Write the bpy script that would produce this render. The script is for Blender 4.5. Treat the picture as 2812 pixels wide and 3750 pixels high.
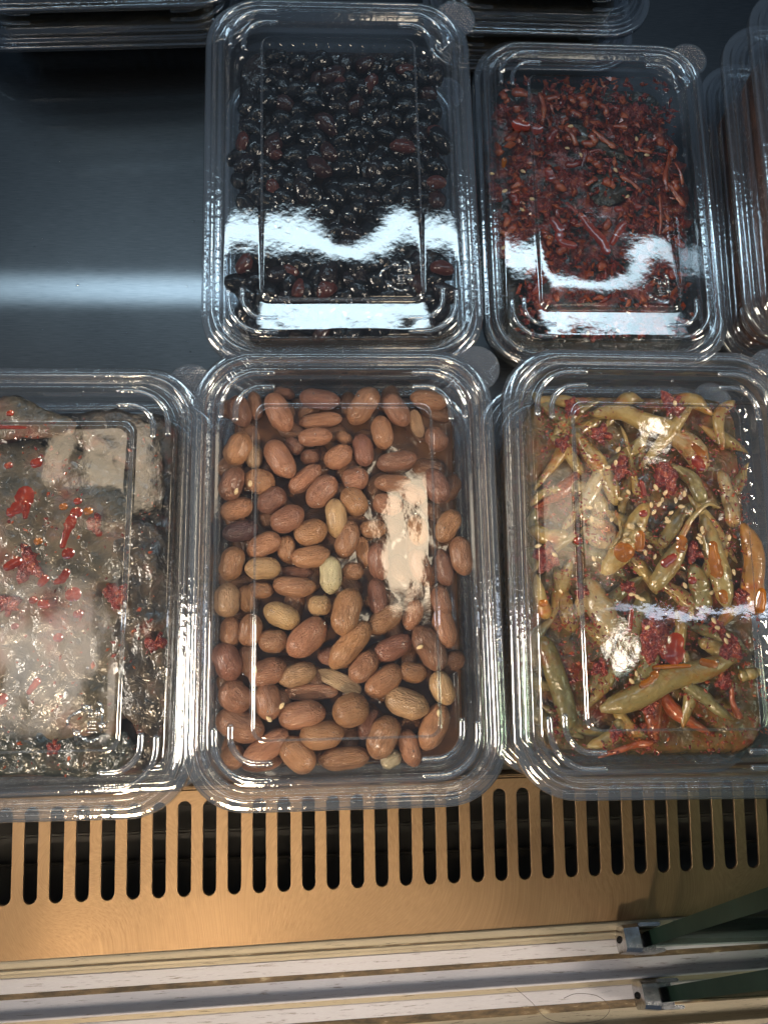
import bpy, bmesh, math, random
from mathutils import Vector, Matrix, noise

random.seed(7)
scene = bpy.context.scene
for o in list(bpy.data.objects):
    bpy.data.objects.remove(o)

# ------------------------------------------------------------------ camera
CAM_Z = .385
RV = Vector((.99847744, -.01745241, .05232799))
UV = Vector((.00807567, .98465776, .17430971))
FV = Vector((.05456728, .17362173, -.9832995))
cam_d = bpy.data.cameras.new("camera")
cam = bpy.data.objects.new("camera", cam_d)
scene.collection.objects.link(cam)
cam_d.sensor_fit = 'VERTICAL'
cam_d.sensor_height = 36.0
cam_d.lens = 36.0 * 2700.0 / 3750.0
cam_d.clip_start = .005
cam_d.clip_end = 50
m = Matrix((RV, UV, -FV)).transposed().to_4x4()
m.translation = (0, 0, CAM_Z)
cam.matrix_world = m
scene.camera = cam

# ------------------------------------------------------------------ world, lamps, exposure
world = bpy.data.worlds.new("World")
scene.world = world
world.use_nodes = True
bg = world.node_tree.nodes['Background']
bg.inputs[0].default_value = (.42, .58, .80, 1)
bg.inputs[1].default_value = .12

def area(name, loc, target, sx, sy, radiance, col, soft=0, spread=180):
    d = bpy.data.lights.new(name, 'AREA')
    d.shape = 'RECTANGLE'
    d.size, d.size_y = sx, sy
    d.energy = radiance * math.pi * sx * sy
    d.color = col
    d.spread = math.radians(spread)
    o = bpy.data.objects.new(name, d)
    scene.collection.objects.link(o)
    o.location = loc
    zz = (Vector(loc) - Vector(target)).normalized()
    xx = (Vector((1, 0, 0)) - zz * zz.x).normalized()
    yy = zz.cross(xx)
    o.rotation_euler = Matrix((xx, yy, zz)).transposed().to_euler()
    if soft:
        # a diffuser: brightest in the middle, fading to its frame, a little uneven
        d.use_nodes = True
        nt = d.node_tree; n = nt.nodes; l = nt.links
        em = n['Emission']
        ge = n.new('ShaderNodeNewGeometry')
        sp = n.new('ShaderNodeSeparateXYZ'); l.new(ge.outputs['Parametric'], sp.inputs[0])
        prod = None
        for ax in (0, 1):
            a = n.new('ShaderNodeMath'); a.operation = 'SUBTRACT'; l.new(sp.outputs[ax], a.inputs[0]); a.inputs[1].default_value = .5
            b = n.new('ShaderNodeMath'); b.operation = 'ABSOLUTE'; l.new(a.outputs[0], b.inputs[0])
            c = n.new('ShaderNodeMapRange'); c.interpolation_type = 'SMOOTHSTEP'; l.new(b.outputs[0], c.inputs[0])
            c.inputs[1].default_value = .5; c.inputs[2].default_value = .5 - soft; c.inputs[3].default_value = 0; c.inputs[4].default_value = 1
            if prod is None: prod = c.outputs[0]
            else:
                m_ = n.new('ShaderNodeMath'); m_.operation = 'MULTIPLY'; l.new(prod, m_.inputs[0]); l.new(c.outputs[0], m_.inputs[1]); prod = m_.outputs[0]
        l.new(prod, em.inputs['Strength'])
    return o

COOL = (.66, .87, 1.0)
WARM = (1.0, .76, .50)
area("case_tube_lamp", (0, .595, .80), (0, .15, .05), 1.8, .058, 12.0, COOL, .36)
area("aisle_strip_lamp", (.72, .045, 1.0), (.3, .04, .1), .80, .026, 6.0, (.75, .84, 1.0), .3)
area("shop_lamp_middle", (.145, .226, 1.5), (.02, .03, .1), .14, .36, 6.8, (1.0, .80, .56), .20)
area("shop_lamp_left", (-.53, .41, 1.5), (-.1, .05, .1), .22, .24, 2.8, (1.0, .80, .56), .22)
area("shop_lamp_far_left", (-.64, -.02, 1.5), (-.1, .05, .1), .26, .44, 2.6, (1.0, .88, .76), .40)
area("shop_lamp_right", (.52, .27, 1.5), (.1, .05, .1), .22, .32, 2.6, (1.0, .84, .62), .40)
area("shop_spot_right_back", (.78, .50, 1.5), (.1, .05, .1), .08, .12, 15.0, (1.0, .9, .76), .45)
area("shop_spot_right_front", (.615, -.03, 1.5), (.1, .05, .1), .07, .09, 15.0, (1.0, .9, .76), .45)
area("shop_key_lamp", (-.35, -.95, 1.25), (0, -.07, .05), .30, .30, .86, WARM, 0, 13)
area("rim_fill_right", (1.1, -.25, .85), (.05, -.05, .06), .5, .4, 1.1, (1.0, .84, .66), 0, 22)  # added fill, low on the right, to brighten the clear plastic rims
area("rim_fill_left", (-1.2, -.15, .75), (-.05, -.05, .06), .5, .4, 1.1, (1.0, .86, .70), 0, 22)  # matching fill added on the left, also only for the rims

scene.view_settings.view_transform = 'Standard'
scene.view_settings.look = 'None'
scene.view_settings.exposure = 0.22
scene.view_settings.gamma = 1.0
scene.cycles.use_denoising = True
scene.cycles.max_bounces = 14
scene.cycles.transparent_max_bounces = 48
scene.cycles.glossy_bounces = 5
scene.cycles.diffuse_bounces = 3
scene.cycles.transmission_bounces = 6
scene.cycles.sample_clamp_indirect = 6.0
scene.cycles.caustics_reflective = False
scene.cycles.caustics_refractive = False

# ------------------------------------------------------------------ helpers
COL = scene.collection
def at(px, py, z):
    """point of the place at height z seen at photo position px, py (2812 x 3750)"""
    d = FV + RV * ((px - 1406) / 2700) + UV * ((1875 - py) / 2700)
    return Vector((0, 0, CAM_Z)) + d * ((z - CAM_Z) / d.z)
K = 2812 / 1659

def obj(name, mesh, mat=None, parent=None, smooth=True):
    if isinstance(mesh, bmesh.types.BMesh):
        me = bpy.data.meshes.new(name)
        bmesh.ops.recalc_face_normals(mesh, faces=mesh.faces)
        mesh.to_mesh(me); mesh.free()
    else:
        me = mesh
    if smooth:
        for p in me.polygons: p.use_smooth = True
    if mat and not me.materials: me.materials.append(mat)
    o = bpy.data.objects.new(name, me)
    COL.objects.link(o)
    if parent: o.parent = parent
    return o
def empty(name, loc=(0, 0, 0), rz=0):
    o = bpy.data.objects.new(name, None); COL.objects.link(o)
    o.empty_display_size = .02
    o.location = loc; o.rotation_euler = (0, 0, rz)
    return o
def tag(o, label, cat, group=None):
    o['label'] = label; o['category'] = cat
    if group: o['group'] = group
    return o
def copy_tree(o, parent=None):
    c = o.copy(); COL.objects.link(c); c.parent = parent
    for ch in list(o.children): copy_tree(ch, c)
    return c
ORD = ['first', 'second', 'third', 'fourth', 'fifth', 'sixth', 'seventh', 'eighth', 'ninth', 'tenth', 'eleventh', 'twelfth',
       'thirteenth', 'fourteenth', 'fifteenth', 'sixteenth', 'seventeenth', 'eighteenth', 'nineteenth', 'twentieth',
       'twenty-first', 'twenty-second', 'twenty-third', 'twenty-fourth', 'twenty-fifth']
def place_labels(objs, rows, fmt):
    """labels by row from the back and place from the left"""
    s = sorted(objs, key=lambda o: -o.location.y)
    n = len(s)
    for r in range(rows):
        part = sorted(s[r * n // rows:(r + 1) * n // rows], key=lambda o: o.location.x)
        for i, o in enumerate(part):
            o['label'] = fmt(o, ORD[r], ORD[i])

# ------------------------------------------------------------------ materials
def newmat(name):
    mt = bpy.data.materials.new(name); mt.use_nodes = True
    nt = mt.node_tree; nt.nodes.clear()
    return mt, nt, nt.nodes, nt.links
def N(nodes, t, **kw):
    n = nodes.new(t)
    for k, v in kw.items():
        if hasattr(n, k): setattr(n, k, v)
        else: n.inputs[k].default_value = v
    return n
def ramp(nodes, stops):
    r = nodes.new('ShaderNodeValToRGB'); e = r.color_ramp.elements
    while len(e) < len(stops): e.new(.5)
    for i, (p, c) in enumerate(stops):
        e[i].position = p; e[i].color = (*c, 1) if len(c) == 3 else c
    return r
def coords(nodes, links, scale=(1, 1, 1), kind='Object'):
    tc = nodes.new('ShaderNodeTexCoord'); mp = nodes.new('ShaderNodeMapping')
    mp.inputs['Scale'].default_value = scale
    links.new(tc.outputs[kind], mp.inputs[0]); return mp.outputs[0]

def thin_sheet(name, r0=.09, tint=(.95, .965, .975), rough=.035, haze=.02, haze_col=(.75, .8, .85), bump=.0, bscale=90, edge=(.80, .84, .88), rmax=.85):
    """thin clear sheet: lets light straight through, mirrors by angle, darkens where one looks along it"""
    mt, nt, n, l = newmat(name)
    geo = N(n, 'ShaderNodeNewGeometry')
    bp = None
    if bump > 0:
        ns = N(n, 'ShaderNodeTexNoise', Scale=bscale, Detail=3.0)
        l.new(coords(n, l), ns.inputs['Vector'])
        bp = N(n, 'ShaderNodeBump', Strength=bump, Distance=.001)
        l.new(ns.outputs[0], bp.inputs['Height'])
    dot = N(n, 'ShaderNodeVectorMath', operation='DOT_PRODUCT')
    l.new((bp.outputs[0] if bp else geo.outputs['Normal']), dot.inputs[0]); l.new(geo.outputs['Incoming'], dot.inputs[1])
    ab = N(n, 'ShaderNodeMath', operation='ABSOLUTE'); l.new(dot.outputs['Value'], ab.inputs[0])
    inv = N(n, 'ShaderNodeMath', operation='SUBTRACT', use_clamp=True); inv.inputs[0].default_value = 1; l.new(ab.outputs[0], inv.inputs[1])
    pw = N(n, 'ShaderNodeMath', operation='POWER'); l.new(inv.outputs[0], pw.inputs[0]); pw.inputs[1].default_value = 4.0
    sc = N(n, 'ShaderNodeMath', operation='MULTIPLY_ADD', use_clamp=True); l.new(pw.outputs[0], sc.inputs[0])
    sc.inputs[1].default_value = rmax - r0; sc.inputs[2].default_value = r0
    cm = N(n, 'ShaderNodeMix', data_type='RGBA')
    p2 = N(n, 'ShaderNodeMath', operation='POWER'); l.new(inv.outputs[0], p2.inputs[0]); p2.inputs[1].default_value = 2.0
    l.new(p2.outputs[0], cm.inputs[0]); cm.inputs[6].default_value = (*tint, 1); cm.inputs[7].default_value = (*edge, 1)
    tr = N(n, 'ShaderNodeBsdfTransparent'); l.new(cm.outputs[2], tr.inputs[0])
    gl = N(n, 'ShaderNodeBsdfGlossy', Roughness=rough); gl.inputs[0].default_value = (1, 1, 1, 1)
    if bp: l.new(bp.outputs[0], gl.inputs['Normal'])
    df = N(n, 'ShaderNodeBsdfDiffuse'); df.inputs[0].default_value = (*haze_col, 1)
    m1 = N(n, 'ShaderNodeMixShader'); m1.inputs[0].default_value = haze; l.new(tr.outputs[0], m1.inputs[1]); l.new(df.outputs[0], m1.inputs[2])
    m2 = N(n, 'ShaderNodeMixShader'); l.new(sc.outputs[0], m2.inputs[0]); l.new(m1.outputs[0], m2.inputs[1]); l.new(gl.outputs[0], m2.inputs[2])
    out = N(n, 'ShaderNodeOutputMaterial'); l.new(m2.outputs[0], out.inputs[0])
    return mt

def food(name, stops, scale=60, detail=4, rough=.35, coat=.5, coat_rough=.08, bump=.3, bscale=200, stretch=(1, 1, 1), obj_color=False, bdist=.0006, rand=.0, sss=0., spec=.5, coordk='Object', coat_bump=1.0, vein=0):
    mt, nt, n, l = newmat(name)
    co = coords(n, l, stretch, coordk)
    ns = N(n, 'ShaderNodeTexNoise', Scale=scale, Detail=detail, Roughness=.6); l.new(co, ns.inputs['Vector'])
    rp = ramp(n, stops); l.new(ns.outputs[0], rp.inputs[0])
    col = rp.outputs[0]
    pr = N(n, 'ShaderNodeBsdfPrincipled')
    if obj_color:
        oi = N(n, 'ShaderNodeObjectInfo')
        mx = N(n, 'ShaderNodeMix', data_type='RGBA', blend_type='MULTIPLY'); mx.inputs[0].default_value = 1
        l.new(col, mx.inputs[6]); l.new(oi.outputs['Color'], mx.inputs[7]); col = mx.outputs[2]
        # seeds the noise for each piece
        ad = N(n, 'ShaderNodeVectorMath', operation='ADD'); l.new(co, ad.inputs[0]); l.new(oi.outputs['Location'], ad.inputs[1])
        l.new(ad.outputs[0], ns.inputs['Vector'])
    l.new(col, pr.inputs['Base Color'])
    pr.inputs['Roughness'].default_value = rough
    pr.inputs['Coat Weight'].default_value = coat; pr.inputs['Coat Roughness'].default_value = coat_rough
    pr.inputs['Specular IOR Level'].default_value = spec
    if sss:
        pr.inputs['Subsurface Weight'].default_value = sss
        pr.inputs['Subsurface Radius'].default_value = (.004, .002, .001)
        pr.inputs['Subsurface Scale'].default_value = 1.0
    if bump:
        b2 = N(n, 'ShaderNodeTexNoise', Scale=bscale, Detail=3.0, Roughness=.55, Distortion=.6); l.new(co, b2.inputs['Vector'])
        bp = N(n, 'ShaderNodeBump', Strength=bump, Distance=bdist); l.new(b2.outputs[0], bp.inputs['Height'])
        l.new(bp.outputs[0], pr.inputs['Normal'])
        if vein:
            vo = N(n, 'ShaderNodeTexVoronoi', feature='DISTANCE_TO_EDGE', Scale=vein); 
            wv = N(n, 'ShaderNodeVectorMath', operation='MULTIPLY_ADD'); l.new(b2.outputs[1], wv.inputs[0]); wv.inputs[1].default_value = (.004, .004, .004); l.new(co, wv.inputs[2])
            l.new(wv.outputs[0], vo.inputs['Vector'])
            vm = N(n, 'ShaderNodeMapRange'); l.new(vo.outputs['Distance'], vm.inputs[0]); vm.inputs[1].default_value = 0; vm.inputs[2].default_value = .22
            vb = N(n, 'ShaderNodeBump', Strength=.6, Distance=.0010); l.new(vm.outputs[0], vb.inputs['Height']); l.new(bp.outputs[0], vb.inputs['Normal'])
            l.new(vb.outputs[0], pr.inputs['Normal']); l.new(vb.outputs[0], pr.inputs['Coat Normal'])
        elif coat_bump < 1:
            b3 = N(n, 'ShaderNodeTexNoise', Scale=bscale * 1.8, Detail=2.0); l.new(co, b3.inputs['Vector'])
            bc = N(n, 'ShaderNodeBump', Strength=bump * coat_bump, Distance=bdist); l.new(b3.outputs[0], bc.inputs['Height']); l.new(bc.outputs[0], pr.inputs['Coat Normal'])
        else:
            l.new(bp.outputs[0], pr.inputs['Coat Normal'])
    out = N(n, 'ShaderNodeOutputMaterial'); l.new(pr.outputs[0], out.inputs[0])
    return mt

def metal(name, c0, c1, rough=.3, stretch=(2, 60, 1), bump=.15, metallic=1.0, dirt=None, dirt_scale=(6, 60, 1), dirt_lo=.60, scratch=300, wide=.0, wide_rough=.5, curl=False):
    mt, nt, n, l = newmat(name)
    co = coords(n, l, stretch)
    if curl:
        w = N(n, 'ShaderNodeTexNoise', Scale=7.0, Detail=1.0)
        l.new(coords(n, l), w.inputs['Vector'])
        vr = N(n, 'ShaderNodeVectorRotate', rotation_type='Z_AXIS')
        ang = N(n, 'ShaderNodeMath', operation='MULTIPLY'); l.new(w.outputs[0], ang.inputs[0]); ang.inputs[1].default_value = 4.0
        tc = N(n, 'ShaderNodeTexCoord'); l.new(tc.outputs['Object'], vr.inputs['Vector']); l.new(ang.outputs[0], vr.inputs['Angle'])
        mp = N(n, 'ShaderNodeMapping'); mp.inputs['Scale'].default_value = stretch
        l.new(vr.outputs[0], mp.inputs[0]); co = mp.outputs[0]
    a = N(n, 'ShaderNodeTexNoise', Scale=9.0, Detail=5.0); l.new(coords(n, l), a.inputs['Vector'])
    s = N(n, 'ShaderNodeTexNoise', Scale=scratch, Detail=3.0, Roughness=.7); l.new(co, s.inputs['Vector'])
    mixn = N(n, 'ShaderNodeMath', operation='MULTIPLY_ADD'); l.new(s.outputs[0], mixn.inputs[0]); mixn.inputs[1].default_value = .55
    h = N(n, 'ShaderNodeMath', operation='MULTIPLY'); l.new(a.outputs[0], h.inputs[0]); h.inputs[1].default_value = .45
    l.new(h.outputs[0], mixn.inputs[2])
    rp = ramp(n, [(.3, c0), (.7, c1)]); l.new(mixn.outputs[0], rp.inputs[0])
    col = rp.outputs[0]
    pr = N(n, 'ShaderNodeBsdfPrincipled', Metallic=metallic)
    rr_ = N(n, 'ShaderNodeMapRange'); l.new(a.outputs[0], rr_.inputs[0]); rr_.inputs[1].default_value = .3; rr_.inputs[2].default_value = .7
    rr_.inputs[3].default_value = rough * .75; rr_.inputs[4].default_value = rough * 1.35
    l.new(rr_.outputs[0], pr.inputs['Roughness'])
    if dirt:
        d = N(n, 'ShaderNodeTexNoise', Scale=14.0, Detail=8.0, Roughness=.7); l.new(coords(n, l, dirt_scale), d.inputs['Vector'])
        dr = ramp(n, [(dirt_lo, (0, 0, 0)), (dirt_lo + .10, (1, 1, 1))]); l.new(d.outputs[0], dr.inputs[0])
        mx = N(n, 'ShaderNodeMix', data_type='RGBA'); l.new(dr.outputs[0], mx.inputs[0]); l.new(col, mx.inputs[6]); mx.inputs[7].default_value = (*dirt, 1)
        col = mx.outputs[2]
        mm = N(n, 'ShaderNodeMath', operation='MULTIPLY_ADD', use_clamp=True); l.new(dr.outputs[0], mm.inputs[0]); mm.inputs[1].default_value = -metallic; mm.inputs[2].default_value = metallic
        l.new(mm.outputs[0], pr.inputs['Metallic'])
    l.new(col, pr.inputs['Base Color'])
    bp = N(n, 'ShaderNodeBump', Strength=bump, Distance=.0004); l.new(s.outputs[0], bp.inputs['Height']); l.new(bp.outputs[0], pr.inputs['Normal'])
    out = N(n, 'ShaderNodeOutputMaterial')
    if wide > 0:
        g = N(n, 'ShaderNodeBsdfGlossy', Roughness=wide_rough); l.new(col, g.inputs[0]); l.new(bp.outputs[0], g.inputs['Normal'])
        ms = N(n, 'ShaderNodeMixShader'); ms.inputs[0].default_value = wide; l.new(pr.outputs[0], ms.inputs[1]); l.new(g.outputs[0], ms.inputs[2])
        l.new(ms.outputs[0], out.inputs[0])
    else:
        l.new(pr.outputs[0], out.inputs[0])
    return mt

M = {}
M['lid'] = thin_sheet('clear_lid_plastic', r0=.085, haze=.006, rough=.035, bump=.045, bscale=170)
M['rim'] = thin_sheet('clear_rim_plastic', r0=.22, haze=.035, rough=.07, bump=.16, bscale=320, tint=(.88, .90, .92), edge=(.55, .60, .66))
M['tray'] = thin_sheet('clear_tray_plastic', r0=.11, haze=.012, rough=.05, bump=.18, bscale=260, tint=(.92, .94, .955), edge=(.70, .75, .80))
M['mark'] = thin_sheet('raised_mark_plastic', r0=.30, haze=.06, rough=.05, tint=(.80, .84, .87), edge=(.30, .34, .38))
M['tab'] = thin_sheet('knurled_tab_plastic', r0=.22, haze=.06, rough=.06, tint=(.85, .87, .9))
M['drop'] = thin_sheet('water_drop', r0=.14, haze=.02, rough=.02, tint=(.9, .93, .95), edge=(.45, .5, .55))
M['glass'] = thin_sheet('tinted_door_glass', r0=.06, haze=.0, rough=.02, tint=(.80, .87, .84), edge=(.02, .06, .045), rmax=.08)
M['glass_edge'] = food('dark_green_glass_edge', [(.3, (.004, .012, .009)), (.7, (.010, .022, .017))], scale=40, rough=.5, coat=0, bump=.1, spec=.1)
M['steel'] = metal('brushed_tray_steel', (.08, .09, .10), (.18, .19, .20), rough=.06, stretch=(1.2, 30, 1), bump=.012, scratch=90, wide=.62, wide_rough=.36)
M['pit'] = metal('dark_duct_metal', (.06, .055, .045), (.14, .125, .105), rough=.5, metallic=.6)
M['grille'] = metal('warm_lit_grille_steel', (.145, .098, .058), (.285, .200, .122), rough=.44, stretch=(2, 16, 1), bump=.22, scratch=105, curl=True, wide=.3, wide_rough=.55)  # bronze tone puts warm light on stainless steel into the base colour
M['alu'] = metal('worn_rail_aluminium', (.25, .25, .27), (.42, .42, .47), rough=.5, metallic=.0, stretch=(1, 60, 60), bump=.12, dirt=(.12, .10, .08), dirt_scale=(6, 60, 60), dirt_lo=.57)
M['alu_cream'] = metal('yellowed_rail_aluminium', (.20, .175, .13), (.36, .32, .24), rough=.45, metallic=.4, stretch=(1, 60, 60), bump=.12, dirt=(.05, .035, .02), dirt_scale=(6, 70, 70), dirt_lo=.58)
M['grime'] = food('seam_grime', [(.35, (.03, .022, .012)), (.6, (.11, .075, .04)), (.75, (.30, .26, .18))], scale=300, rough=.8, coat=0, stretch=(.3, 1, 1))
M['chrome'] = metal('worn_clip_chrome', (.30, .29, .28), (.72, .72, .74), rough=.25, stretch=(30, 30, 30), bump=.2, scratch=10, dirt=(.06, .05, .04), dirt_scale=(14, 14, 14), dirt_lo=.62)

M['peanut'] = food('braised_peanut_skin', [(.28, (.50, .44, .40)), (.5, (.86, .82, .80)), (.72, (1.0, 1.0, 1.0))], scale=1.7, detail=6, rough=.40, coat=.6, coat_rough=.06,
                   bump=1.0, bscale=6.5, stretch=(.5, 1.3, 1.3), obj_color=True, bdist=.0014, sss=.0, coat_bump=.26)
M['bean'] = food('braised_black_bean', [(.3, (.6, .6, .6)), (.7, (1, 1, 1))], scale=2, rough=.4, coat=1.0, coat_rough=.02, bump=.28, bscale=1.6, obj_color=True, bdist=.0016, spec=.06)
M['pepper'] = food('pickled_chili_skin', [(.24, (.40, .26, .16)), (.38, (.80, .72, .58)), (.49, (1.0, 1.0, 1.0)), (.59, (1.0, .78, .52)), (.66, (.95, .46, .24)), (.76, (.75, .20, .10))], scale=85, rough=.30, coat=.8, coat_rough=.07, bump=.6, bscale=220, obj_color=True, bdist=.0012, sss=.1)
M['paste'] = food('red_seasoning_paste', [(.3, (.06, .007, .006)), (.46, (.20, .018, .014)), (.58, (.34, .05, .028)), (.72, (.48, .15, .045))], scale=520, rough=.3, coat=.8, bump=1.0, bscale=620, bdist=.002)
M['smear'] = food('thin_red_oil', [(.3, (.13, .010, .004)), (.6, (.26, .026, .006)), (.8, (.36, .07, .01))], scale=120, rough=.2, coat=1.0, bump=.1)
M['oil'] = food('amber_oil_drop', [(.3, (.20, .055, .004)), (.7, (.38, .13, .012))], scale=120, rough=.15, coat=1.0, bump=.1)
M['sesame'] = food('sesame_skin', [(.3, (.62, .42, .20)), (.7, (.80, .62, .36))], scale=300, rough=.35, coat=.4, bump=.2)
M['carrot'] = food('seasoned_carrot', [(.3, (.18, .022, .008)), (.5, (.36, .065, .016)), (.7, (.50, .15, .05))], scale=150, rough=.3, coat=.8, bump=.3)
M['leaf_dark'] = food('dark_perilla_leaf', [(.3, (.008, .010, .007)), (.5, (.03, .032, .02)), (.72, (.08, .055, .035))], scale=90, detail=6, rough=.28, coat=.9, coat_rough=.1, bump=1.0, bscale=170, bdist=.0016, vein=105)
M['leaf_olive'] = food('olive_perilla_leaf', [(.28, (.015, .013, .009)), (.40, (.06, .052, .034)), (.49, (.13, .098, .06)), (.56, (.17, .105, .068)), (.63, (.17, .055, .035)), (.74, (.22, .04, .022))], scale=38, detail=10, rough=.3, coat=.8, coat_rough=.12, bump=.7, bscale=260, bdist=.0012, vein=75)
M['leaf_red'] = food('red_sauced_leaf', [(.32, (.008, .009, .008)), (.44, (.04, .035, .03)), (.51, (.14, .03, .024)), (.59, (.30, .055, .035)), (.70, (.44, .15, .055))], scale=130, detail=8, rough=.28, coat=.9, coat_rough=.1, bump=1.0, bscale=240, bdist=.0018)
M['leaf_brown'] = food('brown_leaf_pulp', [(.28, (.012, .010, .007)), (.43, (.035, .026, .017)), (.55, (.085, .06, .036)), (.66, (.15, .05, .03)), (.76, (.20, .035, .02))], scale=75, detail=8, rough=.28, coat=.9, coat_rough=.1, bump=1.0, bscale=170, bdist=.002)
M['syrup'] = food('soy_syrup', [(.3, (.07, .03, .012)), (.7, (.16, .075, .032))], scale=40, rough=.12, coat=1.0, coat_rough=.03, bump=.25, bscale=110, bdist=.001)
M['dark_syrup'] = food('black_syrup', [(.3, (.004, .003, .003)), (.7, (.03, .016, .01))], scale=40, rough=.3, coat=1.0, coat_rough=.03, bump=.8, bscale=190, bdist=.0016, spec=.1)
M['pep_base'] = food('chili_juice', [(.3, (.07, .045, .014)), (.46, (.17, .11, .035)), (.57, (.24, .11, .035)), (.69, (.26, .05, .02))], scale=110, rough=.25, coat=1.0, bump=.8, bscale=130, bdist=.002)
M['kimchi'] = food('red_brown_side_dish', [(.3, (.06, .03, .02)), (.5, (.15, .07, .045)), (.7, (.24, .11, .07))], scale=60, rough=.4, coat=.6, bump=.7, bscale=110, bdist=.002)
M['greens'] = food('dull_brown_side_dish', [(.3, (.03, .025, .014)), (.7, (.11, .085, .045))], scale=60, rough=.4, coat=.6, bump=.7, bscale=110, bdist=.002)
M['hair'] = food('dark_hair', [(.3, (.02, .015, .01)), (.7, (.03, .02, .015))], rough=.4, coat=0, bump=0)

# ------------------------------------------------------------------ the setting
def slab(name, x0, x1, y0, y1, z0, z1, mat, parent=None, bevel=0.):
    bm = bmesh.new()
    bmesh.ops.create_cube(bm, size=1)
    for v in bm.verts:
        v.co = Vector((x0 if v.co.x < 0 else x1, y0 if v.co.y < 0 else y1, z0 if v.co.z < 0 else z1))
    if bevel:
        bmesh.ops.bevel(bm, geom=list(bm.edges), offset=bevel, segments=2, affect='EDGES')
    return obj(name, bm, mat, parent, smooth=False)
fl = slab('tray_floor', -.42, .46, -.0615, .62, -.004, 0, M['steel']); fl['kind'] = 'structure'
st = slab('floor_step', -.0605, .40, -.060, .1235, .0002, .0125, M['steel'], bevel=.001); st['kind'] = 'structure'
st = slab('floor_step', .066, .40, .1240, .3155, .0002, .0125, M['steel'], bevel=.001); st['kind'] = 'structure'
du = slab('duct_floor', -.42, .46, -.145, -.0640, -.075, -.070, M['pit']); du['kind'] = 'structure'
du = slab('duct_wall', -.42, .46, -.0650, -.0620, -.0695, -.0045, M['pit']); du['kind'] = 'structure'
for yy, zz in ((-.088, -.052), (-.101, -.046), (-.119, -.058)):
    du = slab('duct_pipe', -.42, .46, yy - .0022, yy + .0022, zz - .002, zz + .002, M['pit'], bevel=.0012); du['kind'] = 'structure'

# ------------------------------------------------------------------ vent grille
P, SW, SL = .0118, .0063, .044
GY0, GY1 = -.0255, .0490
def grille_mesh():
    bm = bmesh.new()
    r = SW / 2
    for i in range(-14, 50):
        x0 = i * P - .19
        J = 10
        arc = [(-r * math.cos(math.pi * j / J), r - r * math.sin(math.pi * j / J)) for j in range(J + 1)]
        low = [(-P / 2, r)] + [(-P / 2 + P * (j - 1) / (J - 2), GY0) for j in range(1, J)] + [(P / 2, r)]
        arc_t = [(a, SL - b) for a, b in arc]
        top = [(-P / 2, SL - r)] + [(-P / 2 + P * (j - 1) / (J - 2), GY1) for j in range(1, J)] + [(P / 2, SL - r)]
        def V(p): return bm.verts.new((x0 + p[0], p[1], 0))
        for A, B in ((arc, low), (arc_t, top)):
            va = [V(p) for p in A]; vb = [V(p) for p in B]
            for j in range(J): bm.faces.new((va[j], va[j + 1], vb[j + 1], vb[j]))
        for sx in (-1, 1):
            bm.faces.new([V(p) for p in ((sx * r, r), (sx * P / 2, r), (sx * P / 2, SL - r), (sx * r, SL - r))])
    bmesh.ops.remove_doubles(bm, verts=bm.verts, dist=1e-6)
    return bm
gr = empty('vent_grille', (.0302, -.117, .0006))
gr.rotation_euler = (math.radians(5.0), math.radians(1.56), math.radians(.29))
tag(gr, 'slotted steel vent grille, warm light in its colour, in front of the containers', 'vent grille')
gp = obj('slotted_plate', grille_mesh(), M['grille'], gr, smooth=False)
for f_ in gp.data.polygons: pass
sm = gp.modifiers.new('thickness', 'SOLIDIFY'); sm.thickness = .0014; sm.offset = -1
bv = gp.modifiers.new('edge', 'BEVEL'); bv.width = .00028; bv.segments = 2; bv.limit_method = 'ANGLE'; bv.angle_limit = math.radians(50)
fe = slab('folded_edge', -.361, .399, GY1 + .0001, GY1 + .0016, -.010, -.0002, M['grille'], gr, bevel=.0006)

# ------------------------------------------------------------------ door track
tk = empty('sliding_door_track', (0, -.1412, -.0015), math.radians(.8))
tk.rotation_euler = (0, math.radians(1.3), math.radians(.8))
tag(tk, 'dirty aluminium sliding door track along the front edge', 'door track')
def strip(name, prof, mat):
    bm = bmesh.new(); xs = [-.36 + .82 * i / 40 for i in range(41)]
    rows = [[bm.verts.new((x, y, z + .00012 * noise.noise(Vector((x * 40, y * 300, 3))))) for x in xs] for y, z in prof]
    for a, b in zip(rows, rows[1:]):
        for i in range(40): bm.faces.new((a[i], a[i + 1], b[i + 1], b[i]))
    o = obj(name, bm, mat, tk, smooth=False)
    return o
strip('back_ledge', [(.0008, -.012), (.0009, .0012), (.0005, .0018), (-.0004, .0020), (-.0022, .0020), (-.0027, .0016)], M['alu_cream'])
strip('grime_seam', [(-.0024, .0014), (-.0030, .00155), (-.0035, .0014)], M['grime'])
strip('ledge_nose', [(-.0033, .0016), (-.0036, .0020), (-.0048, .0020), (-.0053, .0014), (-.0055, -.0010), (-.0056, -.0060)], M['alu_cream'])
strip('upper_channel', [(-.0056, -.0052), (-.0092, -.0052), (-.0095, -.0060)], M['alu_cream'])
strip('grime_seam', [(-.0062, -.0050), (-.0068, -.0049), (-.0074, -.0050)], M['grime'])
strip('running_face', [(-.0093, -.0056), (-.0096, -.0050), (-.0160, -.0054), (-.0163, -.0060)], M['alu'])
strip('grime_seam', [(-.0162, -.0057), (-.0176, -.0056), (-.0188, -.0059)], M['grime'])
strip('running_face', [(-.0186, -.0060), (-.0236, -.0060), (-.0240, -.0055), (-.0241, .0012), (-.0244, .0018), (-.0250, .0018), (-.0254, .0012), (-.0255, -.0048)], M['alu'])
strip('lower_channel', [(-.0255, -.0044), (-.0300, -.0044), (-.0303, -.0056)], M['alu_cream'])
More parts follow.
